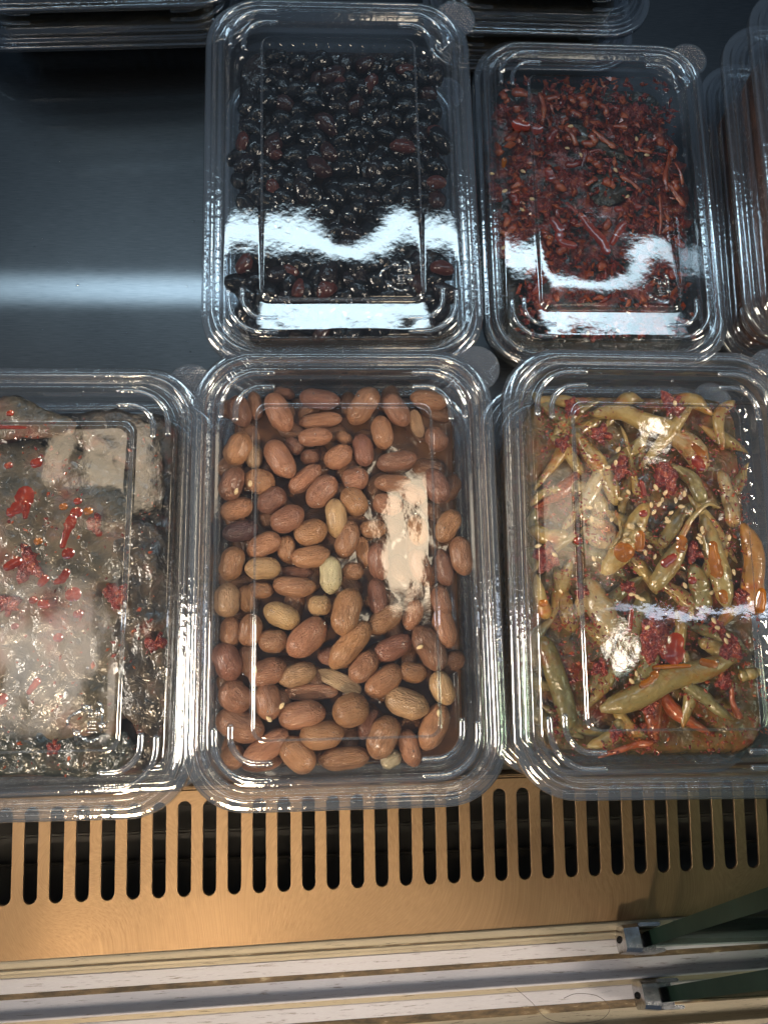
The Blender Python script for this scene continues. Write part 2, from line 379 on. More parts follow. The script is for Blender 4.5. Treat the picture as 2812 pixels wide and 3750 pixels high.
strip('running_face', [(-.0302, -.0052), (-.0306, -.0048), (-.0370, -.0052), (-.0373, -.0058)], M['alu'])
strip('grime_seam', [(-.0372, -.0054), (-.0392, -.0053), (-.0410, -.0056)], M['grime'])
strip('running_face', [(-.0408, -.0058), (-.0460, -.0058), (-.0464, -.0050), (-.0465, .0012), (-.0468, .0018), (-.0490, .0018), (-.0495, .0010), (-.0497, -.02)], M['alu_cream'])

# ------------------------------------------------------------------ slanted glass doors with clips
def door(x, y, lab, z=-.004):
    d = empty('glass_door', (x, y, z))
    tag(d, lab, 'glass door', 'sliding glass doors')
    L, T = .30, .005
    dirn = Vector((0, .43, .90)).normalized(); nrm = Vector((0, -dirn.z, dirn.y))
    bm = bmesh.new()
    bmesh.ops.create_cube(bm, size=1)
    for v in bm.verts:
        xx = .010 if v.co.x < 0 else .30
        t = .0 if v.co.z < 0 else L
        s = -T / 2 if v.co.y < 0 else T / 2
        v.co = Vector((xx, 0, 0)) + dirn * t + nrm * s
    bmesh.ops.bevel(bm, geom=list(bm.edges), offset=.0006, segments=2, affect='EDGES')
    pn = obj('pane', bm, M['glass'], d, smooth=False)
    pn.data.materials.append(M['glass_edge'])
    for f_ in pn.data.polygons:
        if abs(f_.normal.x) > .3 and f_.center.x < .05: f_.material_index = 1
    # U clip: two cheeks, end cap with oval hole, base
    c = bmesh.new()
    def bx(x0, x1, s0, s1, t0, t1):
        r = bmesh.ops.create_cube(c, size=1)
        for v in r['verts']:
            v.co = Vector((x0 if v.co.x < 0 else x1, 0, 0)) + dirn * (t0 if v.co.z < 0 else t1) + nrm * (s0 if v.co.y < 0 else s1)
    bx(.004, .0150, -.0062, -.0046, -.001, .0150)
    bx(.004, .0150, .0046, .0062, -.001, .0150)
    bx(.004, .0150, -.0046, .0046, -.001, .0004)
    bmesh.ops.bevel(c, geom=list(c.edges), offset=.0005, segments=2, affect='EDGES')
    cl = obj('corner_clip', c, M['chrome'], d, smooth=False)
    e = bmesh.new()    # end cap, bulged, with an oval slot
    J = 20
    outer = []; inner = []
    for j in range(J):
        a = 2 * math.pi * j / J
        ca, sa = math.cos(a), math.sin(a)
        m_ = max(abs(ca), abs(sa))
        outer.append((.0062 * ca / m_, .0075 * sa / m_ + .0070)); inner.append((.0016 * ca, .0048 * sa + .0070))
    def W(p, x_): return e.verts.new(Vector((x_, 0, 0)) + dirn * p[1] + nrm * p[0])
    vo = [W(p, .0040) for p in outer]; vm = [W((p[0] * .9, p[1]), -.0035) for p in outer]; vi = [W(p, -.0040) for p in inner]; vb = [W(p, .0010) for p in inner]
    for A, B in ((vo, vm), (vm, vi), (vi, vb)):
        for j in range(J): e.faces.new((A[j], A[(j + 1) % J], B[(j + 1) % J], B[j]))
    e.faces.new(vb)
    obj('end_cap', e, M['chrome'], cl, smooth=False)
    return d
door(.136, -.1475, 'upper of two dark tinted glass doors, chrome clip at its left corner')
door(.1430, -.1725, 'lower tinted glass door nearest the bottom edge, chrome clip at corner')

# hair on the track
hb = bmesh.new()
def tube(bm, pts, rad, sides=8, flat=1.0, cap=True):
    n = len(pts); rings = []
    for i, p in enumerate(pts):
        t = (pts[min(i + 1, n - 1)] - pts[max(i - 1, 0)])
        t = t.normalized() if t.length > 1e-9 else Vector((1, 0, 0))
        up = Vector((0, 0, 1))
        if abs(t.dot(up)) > .95: up = Vector((0, 1, 0))
        s = t.cross(up).normalized(); u = s.cross(t).normalized()
        r = rad[i] if hasattr(rad, '__len__') else rad
        rings.append([bm.verts.new(p + s * (r * math.cos(2 * math.pi * k / sides)) + u * (r * flat * math.sin(2 * math.pi * k / sides))) for k in range(sides)])
    for a, b in zip(rings, rings[1:]):
        for k in range(sides): bm.faces.new((a[k], a[(k + 1) % sides], b[(k + 1) % sides], b[k]))
    if cap:
        bm.faces.new(rings[0][::-1]); bm.faces.new(rings[-1])
def smooth_path(pts, n):
    P_ = [Vector(p) for p in pts]
    P_ = [P_[0] * 2 - P_[1]] + P_ + [P_[-1] * 2 - P_[-2]]
    out = []
    segs = len(P_) - 3
    for i in range(n + 1):
        t = i / n * segs; k = min(int(t), segs - 1); t -= k
        a, b, c, d = P_[k:k + 4]
        out.append(.5 * ((2 * b) + (c - a) * t + (2 * a - 5 * b + 4 * c - d) * t * t + (3 * b - a - 3 * c + d) * t ** 3))
    return out
hp = [at(1406 + x / 1.18, 2800 + y / 1.18, -.004) for x, y in ((560, 960), (640, 1030), (700, 1095), (800, 1118), (930, 1105), (975, 1050), (920, 1000), (830, 990), (775, 1010))]
tube(hb, smooth_path(hp, 40), .00012, 5)
tag(obj('hair_strand', hb, M['hair']), 'thin dark hair curled on the lower track channel', 'hair')

# ------------------------------------------------------------------ clear food container
CW, CL_, CR, DEP, PITCH = .122, .180, .024, .040, .046
def ring(hx, hy, r, na, nx, ny):
    pts = []
    for cx_, cy_, a0, nn in ((hx - r, hy - r, 0, nx), (-hx + r, hy - r, 90, ny), (-hx + r, -hy + r, 180, nx), (hx - r, -hy + r, 270, ny)):
        arc = [(cx_ + r * math.cos(math.radians(a0 + 90 * j / na)), cy_ + r * math.sin(math.radians(a0 + 90 * j / na))) for j in range(na + 1)]
        pts += arc
        # straight run to the next corner
        if a0 == 0: q = (-hx + r, hy)
        elif a0 == 90: q = (-hx, -hy + r)
        elif a0 == 180: q = (hx - r, -hy)
        else: q = (hx, hy - r)
        p = arc[-1]
        pts += [(p[0] + (q[0] - p[0]) * j / nn, p[1] + (q[1] - p[1]) * j / nn) for j in range(1, nn)]
    return pts
def loft(profile, na, nx, ny, disp=None, flute=0, rmin=.0045, rim_to=0):
    bm = bmesh.new(); rings = []
    for d, z in profile:
        hx, hy = CW / 2 - d, CL_ / 2 - d
        r = min(max(CR - d * .75, rmin), hx * .98)
        pts = ring(hx, hy, r, na, nx, ny)
        vs = []
        for i, (x, y) in enumerate(pts):
            zz = z
            if disp: zz += disp(x, y, d)
            if flute and -.037 < z < -.0135:
                w = math.sin(i * math.pi / 4) * flute
                L_ = math.hypot(x, y) + 1e-9
                x += w * x / L_; y += w * y / L_
            vs.append(bm.verts.new((x, y, zz)))
        rings.append(vs)
    n = len(rings[0])
    for q, (a, b) in enumerate(zip(rings, rings[1:])):
        for k in range(n):
            f = bm.faces.new((a[k], a[(k + 1) % n], b[(k + 1) % n], b[k]))
            if profile[q + 1][0] <= rim_to: f.material_index = 1
            elif rim_to == .0102 and .0264 < profile[q + 1][0] < .0275: f.material_index = 2
    # close along the middle line
    d, z = profile[-1]
    end = []
    for v in rings[-1]:
        y = max(-1, min(1, v.co.y / (CL_ / 2 - d))) * max(CL_ / 2 - CW / 2, .001)
        end.append(bm.verts.new((0, y, z + (disp(0, y, CW / 2) if disp else 0))))
    for k in range(n): bm.faces.new((rings[-1][k], rings[-1][(k + 1) % n], end[(k + 1) % n], end[k]))
    bmesh.ops.remove_doubles(bm, verts=end, dist=1e-6)
    return bm
PL, PAN = .0062, .0077
LID = [(.0000, -.0050), (.0001, -.0030), (.0003, -.0010), (.0008, -.0002), (.0016, .0000), (.0030, .0001), (.0036, .0006), (.0038, .0016), (.0041, .0030), (.0047, .0037),
       (.0056, .0037), (.0062, .0031), (.0064, .0018), (.0067, .0009), (.0073, .0006), (.0080, .0007), (.0084, .0013), (.0088, .0032), (.0093, .0050), (.0101, .0060), (.0112, PL),
       (.0140, PL), (.0170, PL), (.0210, PL), (.0250, PL), (.0262, PL), (.0266, PL + .0003), (.0269, PL + .0010), (.0273, PL + .0014), (.0280, PAN), (.0295, PAN)] + [(.0295 + .0012 * i, PAN) for i in range(1, 26)]
TRAY = [(.0005, -.0062), (.0006, -.0030), (.0010, -.0016), (.0018, -.0012), (.0032, -.0012), (.0040, -.0018), (.0044, -.0030), (.0052, -.0036), (.0074, -.0036), (.0080, -.0042), (.0084, -.0070),
        (.0090, -.0080), (.0100, -.0084), (.0104, -.0092), (.0110, -.0124), (.0116, -.0134), (.0128, -.0140), (.0136, -.0160), (.0142, -.0200), (.0150, -.0260), (.0158, -.0320), (.0164, -.0355),
        (.0174, -.0385), (.0190, -.0398), (.0215, -.0400), (.0260, -.0400), (.0265, -.0392), (.0275, -.0390), (.040, -.0390), (.055, -.0390)]

tray_mesh = bpy.data.meshes.new('tray_shell')
_b = loft(TRAY, 24, 96, 168, flute=.00060, rim_to=.0101); bmesh.ops.recalc_face_normals(_b, faces=_b.faces); _b.to_mesh(tray_mesh); _b.free()
tray_mesh.materials.append(M['tray']); tray_mesh.materials.append(M['rim'])

def rib_mesh(di, ex, ey):
    pts = []
    hx, hy = CW / 2 - di, CL_ / 2 - di
    r = CR - di * .75
    pts.append((-hx, CL_ / 2 - ey)); pts.append((-hx, CL_ / 2 - ey + .0006))
    k = 5
    for j in range(1, k): pts.append((-hx, CL_ / 2 - ey + (ey - di - r) * j / k + .0006))
    for j in range(0, 11):
        a = math.radians(180 - 9 * j); pts.append((-hx + r + r * math.cos(a), hy - r + r * math.sin(a)))
    e = -CW / 2 + ex
    s = -hx + r
    for j in range(1, k): pts.append((s + (e - s) * j / k, hy))
    pts.append((e - .0006, hy)); pts.append((e, hy))
    rad = [.0005] + [.00125] * (len(pts) - 2) + [.0005]
    bm = bmesh.new(); tube(bm, [Vector((x, y, 0)) for x, y in pts], rad, 10, .75)
    me = bpy.data.meshes.new('corner_rib'); bmesh.ops.recalc_face_normals(bm, faces=bm.faces); bm.to_mesh(me); bm.free()
    me.materials.append(M['rim'])
    for p in me.polygons: p.use_smooth = True
    return me
RIBS = [rib_mesh(.0128, .034, .032), rib_mesh(.0186, .034, .033)]

def tab_mesh():
    bm = bmesh.new()
    c = Vector((CW / 2 - .0062, CL_ / 2 - .0078, -.0016)); R0 = .0098
    J = 28
    top = [bm.verts.new(c + Vector((R0 * math.cos(2 * math.pi * j / J), R0 * math.sin(2 * math.pi * j / J), 0))) for j in range(J)]
    bot = [bm.verts.new(v.co - Vector((0, 0, .0006))) for v in top]
    bm.faces.new(top); bm.faces.new(bot[::-1])
    for j in range(J): bm.faces.new((top[j], bot[j], bot[(j + 1) % J], top[(j + 1) % J]))
    rnd = random.Random(3)
    for i in range(15):
        for j in range(15):
            x = (i - 7) * .00125 + (j % 2) * .0006 + rnd.uniform(-.0002, .0002); y = (j - 7) * .00115
            if math.hypot(x, y) < R0 - .0008 and x + y > -.0045:
                bmesh.ops.create_icosphere(bm, subdivisions=1, radius=.00085, matrix=Matrix.Translation(c + Vector((x, y, .0001))))
    return bm
TAB = bpy.data.meshes.new('knurled_tab'); _b = tab_mesh(); bmesh.ops.recalc_face_normals(_b, faces=_b.faces); _b.to_mesh(TAB); _b.free(); TAB.materials.append(M['tab'])

def mark_mesh():
    """raised recycling triangle of three arrows with two raised characters"""
    bm = bmesh.new(); s = .0078
    def st(pts, r=.00055): tube(bm, [Vector((x * s, y * s, 0)) for x, y in pts], r, 6, .8)
    def arrow(pts, head):
        st(pts, .0006)
        v = [bm.verts.new((x * s, y * s, .0004)) for x, y in head]
        w = [bm.verts.new((x * s, y * s, -.0002)) for x, y in head]
        bm.faces.new(v); n = len(v)
        for i in range(n): bm.faces.new((v[i], v[(i + 1) % n], w[(i + 1) % n], w[i]))
    arrow([(-.98, -.25), (-.98, .0), (-.88, .18), (-.30, .50)], [(-.42, .72), (-.20, .30), (.14, .68)])
    arrow([(.36, .82), (.58, .66), (.62, .46), (.62, -.15)], [(.38, -.12), (.90, -.12), (.60, -.62)])
    arrow([(.52, -.84), (.16, -1.02), (-.02, -.98), (-.42, -.72)], [(-.58, -.98), (-.30, -.50), (-.76, -.38)])
    q = .00030
    # first character
    for a in ([(-.10, .46), (.20, .46)], [(-.10, .14), (.22, .14)], [(.0, .46), (.0, .14)], [(.12, .46), (.12, .14)], [(.24, .30), (.34, .30)], [(.34, .54), (.34, .06)], [(.46, .56), (.46, .04)]):
        st(a, q)
    # second character
    for a in ([(-.02, -.10), (.36, -.10)], [(-.02, -.10), (-.02, -.42)], [(-.02, -.26), (.34, -.26)], [(-.02, -.42), (.36, -.42)], [(-.12, -.58), (.46, -.58)]):
        st(a, q)
    return bm
MARK = bpy.data.meshes.new('recycling_mark'); _b = mark_mesh(); bmesh.ops.recalc_face_normals(_b, faces=_b.faces); _b.to_mesh(MARK); _b.free(); MARK.materials.append(M['mark'])

def nz(x, y, s, seed): return noise.noise(Vector((x * s, y * s, seed)))
def flat_lid(x, y, d): return 0.0
def make_lid(parent, disp=flat_lid, mark=False):
    lid = obj('lid', loft(LID, 12, 30, 46, disp=disp, rim_to=.0102), M['lid'], parent)
    lid.data.materials.append(M['rim']); lid.data.materials.append(M['mark'])
    for sx in (1, -1):
        for sy in (1, -1):
            for rm in RIBS:
                r = obj('corner_rib', rm, None, lid); r.location = (0, 0, PL + .0001); r.scale = (sx, sy, 1)
    if mark:
        o = obj('recycling_mark', MARK, None, lid); o.location = (.0235, -.0520, PAN + .0003 + disp(.0235, -.052, .04))
    return lid
def make_container(loc, rz, label, group, disp=flat_lid, mark=False, proto=None):
    c = empty('food_container', loc, math.radians(rz))
    tag(c, label, 'food container', group)
    tr = obj('base_tray', tray_mesh, None, c)
    obj('grip_tab', TAB, None, c, smooth=False)
    lid = make_lid(c, disp, mark)
    return c, lid

def wobble(amp, seed, extra=None, lift=0, fine=.06):
    def f(x, y, d):
        if lift and .0100 < d < .0265 and y < -.0625:
            k = min(1, max(0, (.046 - abs(x)) / .016)); k = k * k * (3 - 2 * k) * (1 + .22 * nz(x, y, 70, seed) + .10 * nz(x, y, 160, seed + 2))
            t = -.0625 - y; return (lift * t + .90 * t * t) * k
        if d < .0275: return 0.0
        w = min(1.0, (d - .0275) / .004) if d < .0315 else 1.0
        z = amp * (nz(x, y, 28, seed) + .5 * nz(x, y, 62, seed + 5) + fine * nz(x, y, 190, seed + 8))
        if extra: z += extra(x, y)
        return z * w
    return f
def bean_extra(x, y):
    # shallow buckle across the middle of the panel
    y0 = -.032
    s = -.034 * math.exp(-((x - .003) / .012) ** 2) + .010 * math.exp(-((x - .028) / .008) ** 2) - .004 * math.exp(-((x + .022) / .008) ** 2)
    return s * (y - y0) * math.exp(-((y - y0) / .026) ** 2)
def red_extra(x, y):
    y0 = -.040
    s = -.052 * math.exp(-((x + .008) / .017) ** 2) + .012 * math.exp(-((x - .026) / .010) ** 2) - .020 * math.exp(-((x + .028) / .007) ** 2)
    return s * (y - y0) * math.exp(-((y - y0) / .026) ** 2)

# mound of food filling a tray to a level, as one uncountable mass
def mound(name, loc, rz, ztop, amp, seed, mat, scale=90, edge=.006, inset=.0165, fac=1.0):
    prof_in = [(inset + .0002, -.037), (inset - .0012, ztop - .004), (inset + .0002, ztop - .0015)] + [(inset + .0015 + i * .0024, ztop) for i in range(0, 18)]
    def dsp(x, y, d):
        k = min(1, max(0, (d - inset - .001) / edge))
        return k * amp * (nz(x, y, scale, seed) + .6 * nz(x, y, scale * 2.3, seed + 9)) if d > inset + .001 else 0
    bm = loft(prof_in, 8, 34, 54, disp=dsp, rmin=.006)
    o = obj(name, bm, mat); o.location = loc; o.rotation_euler = (0, 0, math.radians(rz))
    o['kind'] = 'stuff'
    return o

PZ, BZ, RZ_, LZ = .0985, .0870, .0525, .0865
CONT = {
 'peanut': ((.0006, .0288, PZ), .09), 'pepper': ((.1250, .0290, PZ), -.95), 'left': ((-.1190, .0254, LZ), -.2),
 'bean': ((0, .2058, BZ), .58), 'red': ((.1294, .2191, RZ_), -.1)}
c_pea, lid_pea = make_container(*CONT['peanut'], 'clear plastic container of braised peanuts in the front middle, topmost of its stack', 'topmost food containers', wobble(.00030, 3.1, None, 0, .12))
c_pep, lid_pep = make_container(*CONT['pepper'], 'clear container of seasoned green chili peppers at front right, topmost of its stack', 'topmost food containers', wobble(.00030, 8.3))
c_lef, lid_lef = make_container(*CONT['left'], 'clear container of seasoned leaves cut off by the left picture edge, on top', 'topmost food containers', wobble(.00055, 5.7), True)
c_bea, lid_bea = make_container(*CONT['bean'], 'clear container of black beans behind the peanuts, topmost of its stack', 'topmost food containers', wobble(.00007, 2.2, bean_extra, .057), True)
c_red, lid_red = make_container(*CONT['red'], 'clear container of dark leaves in red sauce, behind the chili peppers', 'topmost food containers', wobble(.00008, 4.9, red_extra, .043), True)

# the containers underneath and the stacks at the edges are copies of one plain container
plain, plain_lid = make_container((.0006, .0288, PZ - PITCH), .5, 'clear container directly under the peanut container', 'lower and rear food containers')
def lower(loc, rz, label):
    c = copy_tree(plain); c.location = loc; c.rotation_euler = (0, 0, math.radians(rz)); c['label'] = label
    return c
lower((.1235, .0300, PZ - PITCH), -.2, 'clear container directly under the green chili pepper container')
lower((-.1175, .0260, LZ - PITCH), .6, 'clear container directly under the leaf container at the left edge')
lower((.0012, .2050, BZ - PITCH), .1, 'clear container directly under the black bean container')
mound('brown_food_fill', (.0006, .0288, PZ - PITCH), .5, -.012, .003, 1, M['syrup'])
mound('brown_food_fill', (.1235, .0300, PZ - PITCH), -.2, -.012, .003, 2, M['pep_base'])
mound('brown_food_fill', (-.1175, .0260, LZ - PITCH), .6, -.012, .003, 3, M['leaf_dark'])
mound('brown_food_fill', (.0012, .2050, BZ - PITCH), .1, -.012, .003, 4, M['dark_syrup'])
# stack at the right edge
for i, lab in enumerate(('bottom', 'second', 'third', 'fourth', 'top')):
    lc = (.2570 + .0012 * i, .2250 + .002 * (i % 2), .0125 + .0208 + .0245 * i)
    lower(lc, -1.4 + .5 * i, lab + ' shallow container of the red-brown stack at the right picture edge').scale = (1, 1, .52)
    mound('red_brown_food_fill', lc, -1.4 + .5 * i, -.006, .003, 20 + i, M['kimchi'], inset=.019).scale = (1, 1, .52)
# stacks across the back
for i, lab in enumerate(('bottom', 'second', 'third', 'top')):
    lc = (-.136 + .001 * i, .4170 + .0008 * i, .0208 + .0245 * i)
    lower(lc, 3.4 + .3 * i, lab + ' shallow container of the stack at the upper left corner').scale = (1.4, 1, .52)
    mound('dull_brown_food_fill', lc, 3.4 + .3 * i, -.008, .003, 30 + i, M['greens'], inset=.019).scale = (1.4, 1, .52)
for i, lab in enumerate(('bottom', 'second', 'third', 'top')):
    lc = (.1080 + .0005 * i, .4090 + .0006 * i, .0208 + .0245 * i)
    lower(lc, .4 - .3 * i, lab + ' shallow container of the stack behind the black beans').scale = (1, 1, .52)
    mound('dull_brown_food_fill', lc, .4 - .3 * i, -.008, .003, 40 + i, M['greens'], inset=.019).scale = (1, 1, .52)

# ------------------------------------------------------------------ peanuts
def peanut_mesh(seed):
    bm = bmesh.new(); bmesh.ops.create_uvsphere(bm, u_segments=20, v_segments=14, radius=1)
    rnd = random.Random(seed)
    tip = rnd.uniform(.0, .12); bend = rnd.uniform(-.12, .12); waist = rnd.uniform(0, .08)
    for v in bm.verts:
        x, y, z = v.co.z, v.co.x, v.co.y      # long axis to x
        r = math.hypot(y, z)
        a = max(0, 1 - abs(x) ** 2.5) ** .5   # blunter than an ellipse
        k = a / r if r > 1e-4 else 0
        k *= 1 - waist * math.exp(-(x / .3) ** 2)
        y *= k; z *= k
        if x > .55: 
            t = (x - .55) / .45; y *= 1 - tip * t * 1.6; z *= 1 - tip * t * 1.6; x += tip * t * t * .35
        y += bend * x * x
        w = 1 + .07 * noise.noise(Vector((x * 1.6 + seed, y * 1.6, z * 1.6))) + .030 * noise.noise(Vector((x * 3 + seed, y * 7, z * 7)))
        v.co = Vector((x, y * w, z * w))
    me = bpy.data.meshes.new('peanut'); bmesh.ops.recalc_face_normals(bm, faces=bm.faces); bm.to_mesh(me); bm.free()
    for p in me.polygons: p.use_smooth = True
    me.materials.append(M['peanut'])
    return me
PM = [peanut_mesh(i * 1.7) for i in range(12)]
def half_mesh(seed):
    me = PM[seed % 12].copy()
    for v in me.vertices:
        if v.co.z > .12: v.co.z = .12 + (v.co.z - .12) * .12
    return me
PEA = """280,315,160,110,70,1 350,290,140,80,80,0 455,320,210,120,65,0 480,235,110,60,20,1 640,262,200,105,5,1 835,290,210,125,-55,0 985,310,180,110,60,0 1130,265,185,100,10,0
1075,370,140,70,75,2 645,355,210,80,-5,0 620,430,165,95,-5,0 920,410,170,105,80,0 750,435,90,60,30,0 1165,440,130,110,60,1 275,485,170,125,-65,0 345,520,120,85,90,2 460,530,215,125,60,0
525,470,100,80,40,1 725,520,150,110,-35,0 835,490,165,100,80,1 985,540,200,100,-8,1 600,520,100,80,0,1 245,640,170,115,-70,1 370,630,150,120,20,0 575,620,190,95,-40,0 650,675,185,125,-50,0
800,620,130,115,-10,0 970,640,180,90,0,0 270,755,160,105,-20,0 425,715,150,115,-40,1 495,800,170,125,-25,1 795,720,150,120,50,0 945,735,150,105,15,0 1165,650,180,120,70,1 715,795,190,105,85,2
285,855,170,100,-10,4 600,860,160,125,-15,0 390,915,170,115,-25,0 765,890,180,110,-75,0 880,845,130,90,0,0 490,935,130,95,80,0 245,1000,165,115,-75,0 600,970,180,105,-8,0 835,950,150,70,85,0
905,990,180,105,85,1 385,1020,165,110,0,2 690,1050,180,108,88,3 790,1035,100,85,10,0 540,1040,150,60,5,1 1215,830,170,110,-60,0 1275,965,190,110,80,0 1195,1020,180,90,80,1 525,1105,200,100,5,0
225,1165,160,125,90,2 310,1160,130,80,75,0 370,1120,130,80,0,0 640,1190,110,100,0,2 760,1215,225,140,-75,0 900,1150,180,90,85,1 470,1235,180,115,25,2 935,1250,190,110,-35,0 240,1305,140,100,90,0
330,1300,150,110,-80,0 585,1335,220,140,-45,0 430,1350,140,110,0,0 775,1365,270,125,-50,0 1200,1290,190,110,80,0 1060,1230,150,90,-70,0 970,1380,190,110,-25,1 1135,1380,230,130,60,1
225,1440,180,130,65,1 320,1440,150,90,75,1 405,1490,180,125,-20,0 540,1500,180,110,-15,2 840,1465,170,110,-50,0 930,1530,200,120,-35,0 1060,1490,130,100,10,0 730,1530,220,80,25,5
1190,1560,160,110,70,2 600,1580,250,75,0,0 260,1600,160,140,40,0 410,1620,170,120,80,0 560,1680,215,130,-8,0 780,1660,170,150,-20,0 1030,1630,210,130,20,2 860,1720,150,80,-60,1
280,1730,230,140,20,0 1155,1735,220,120,-65,0 650,1775,200,130,-5,0 925,1780,200,140,-65,0 400,1830,230,115,-35,0 540,1860,190,130,45,0 1045,1830,170,95,75,0 750,1875,230,110,-3,0
960,1880,100,80,-30,3 250,1870,110,110,0,0 380,1900,180,70,-5,0 1080,850,150,100,80,0 1090,1010,170,100,70,1 1060,690,140,100,20,0 1185,1170,150,95,75,0 700,1420,140,90,10,1 470,1620,120,80,60,1"""
TONE = {0: (.42, .195, .090), 1: (.28, .118, .062), 2: (.53, .32, .155), 3: (.62, .52, .33), 4: (.10, .042, .032), 5: (.50, .34, .19)}
TN = {0: 'brown', 1: 'dark brown', 2: 'pale tan', 3: 'peeled cream white', 4: 'very dark purplish', 5: 'split pale'}
pea_objs = []
for i, rec in enumerate(PEA.split()):
    x, y, ln, wd, an, tn = map(float, rec.split(','))
    zc = PZ - .0115 + (wd - 108) * .00007 + random.uniform(-.0012, .0010)
    p = at(650 + x / 1.2288, 1250 + y / 1.2288, zc)
    sc = (CAM_Z - zc) / 2700 / 1.2288
    me = PM[(i * 5) % 12]
    if tn == 5 or int(wd) == 75 or int(wd) == 70: me = half_mesh(i)
    o = obj('peanut', me, None)
    o.location = p
    o.scale = (ln / 2 * sc * .96, wd / 2 * sc * .98, wd / 2 * sc * .90)
    o.rotation_euler = (random.uniform(-.6, .6), random.uniform(-.16, .16), -math.radians(an) + (math.pi if i % 2 else 0))
    c = TONE[int(tn)]; j = random.uniform(.82, 1.2); h = random.uniform(-.06, .06)
    o.color = (c[0] * j, c[1] * j * (1 + h), c[2] * j * (1 - h), 1)
    o['tone'] = TN[int(tn)]; o['category'] = 'peanut'; o['group'] = 'braised peanuts in the front middle container'
    pea_objs.append(o)
rp_ = random.Random(5)
for r_ in range(13):
    for c_ in range(6):
        x = 260 + c_ * 178 + (r_ % 2) * 80 + rp_.uniform(-30, 30); y = 290 + r_ * 128 + rp_.uniform(-30, 30)
        if x > 1230 or (x > 1150 and y > 1500): continue
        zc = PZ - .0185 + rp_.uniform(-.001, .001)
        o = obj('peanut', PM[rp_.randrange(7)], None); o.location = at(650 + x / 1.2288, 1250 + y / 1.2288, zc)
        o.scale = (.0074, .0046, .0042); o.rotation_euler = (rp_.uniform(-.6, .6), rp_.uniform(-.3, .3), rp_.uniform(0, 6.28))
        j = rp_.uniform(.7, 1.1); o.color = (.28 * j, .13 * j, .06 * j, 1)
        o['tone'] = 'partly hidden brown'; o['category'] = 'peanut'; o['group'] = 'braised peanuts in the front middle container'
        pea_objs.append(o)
place_labels(pea_objs, 13, lambda o, r, i: f"{o['tone']} braised peanut, {i} from left in the {r} row from the top")
for o in pea_objs: del o['tone']
sy = mound('brown_syrup', CONT['peanut'][0], .09, -.0170, .0008, 12, M['syrup'], scale=60, inset=.0145)
sy['label'] = 'brown soy syrup around the peanuts'

# ------------------------------------------------------------------ black beans
def bean_mesh(seed):
    bm = bmesh.new(); bmesh.ops.create_uvsphere(bm, u_segments=18, v_segments=12, radius=1)
    for v in bm.verts:
        x, y, z = v.co
        w = 1 + .12 * noise.noise(Vector((x * 1.4 + seed, y * 1.4, z * 1.4))) + .07 * noise.noise(Vector((x * 3.2 + seed, y * 3.2, z * 3.2)))
        v.co *= w
        v.co.y -= .22 * v.co.x ** 2
    me = bpy.data.meshes.new('black_bean'); bmesh.ops.recalc_face_normals(bm, faces=bm.faces); bm.to_mesh(me); bm.free()
    for p in me.polygons: p.use_smooth = True
    me.materials.append(M['bean'])
    return me
BM_ = [bean_mesh(i * 2.3) for i in range(10)]
rb = random.Random(21)
cb = Vector(CONT['bean'][0]); beans = []
rows_b, cols_b = 18, 12
spots = []
for r in range(rows_b):
    for c in range(cols_b):
        x = (c - (cols_b - 1) / 2) * .0078 + (r % 2 - .5) * .0036 + rb.uniform(-.0026, .0026)
        y = .066 - r * .0079 + rb.uniform(-.0026, .0026)
        if x < -.033 and y > .050: continue
        spots.append((x, y))
BROWN = [(625, 675), (530, 575), (650, 625), (705, 630), (590, 410), (870, 320), (940, 400), (945, 290), (955, 580), (625, 590), (525, 310), (735, 190), (875, 155), (800, 185), (590, 330)]
bp_ = [at(x * K, y * K, BZ - .010) - cb for x, y in BROWN]
for (x, y) in spots + [(p.x, p.y) for p in bp_]:
    br = (x, y) in [(p.x, p.y) for p in bp_]
    o = obj('black_bean', BM_[rb.randrange(10)], None)
    s = rb.uniform(.0042, .0055) * (.85 if br else 1)
    o.location = cb + Vector((x, y, -.0105 + rb.uniform(-.0022, .0016) + (.0016 if br else 0)))
    o.scale = (s * rb.uniform(1.1, 1.4), s * .86, s * .70)
    o.rotation_euler = (rb.uniform(-.5, .5), rb.uniform(-.5, .5), rb.uniform(0, 6.28))
    k = rb.random()
    if br: col = (.085, .022, .016)
    elif k < .08: col = (.035, .012, .010)
    elif k < .22: col = (.014, .009, .010)
    else: col = (.004, .004, .005)
    o.color = (*col, 1)
    o['tone'] = 'reddish brown' if br else 'glossy black'
    o['category'] = 'bean'; o['group'] = 'black beans in the back container'
    beans.append(o)
place_labels(beans, 18, lambda o, r, i: f"{o['tone']} braised bean, {i} from left in the {r} row from the back")
for o in beans: del o['tone']
sy = mound('black_syrup', CONT['bean'][0], .58, -.0128, .0016, 14, M['dark_syrup'], scale=150, inset=.0150)
sy['label'] = 'black syrup around the beans'

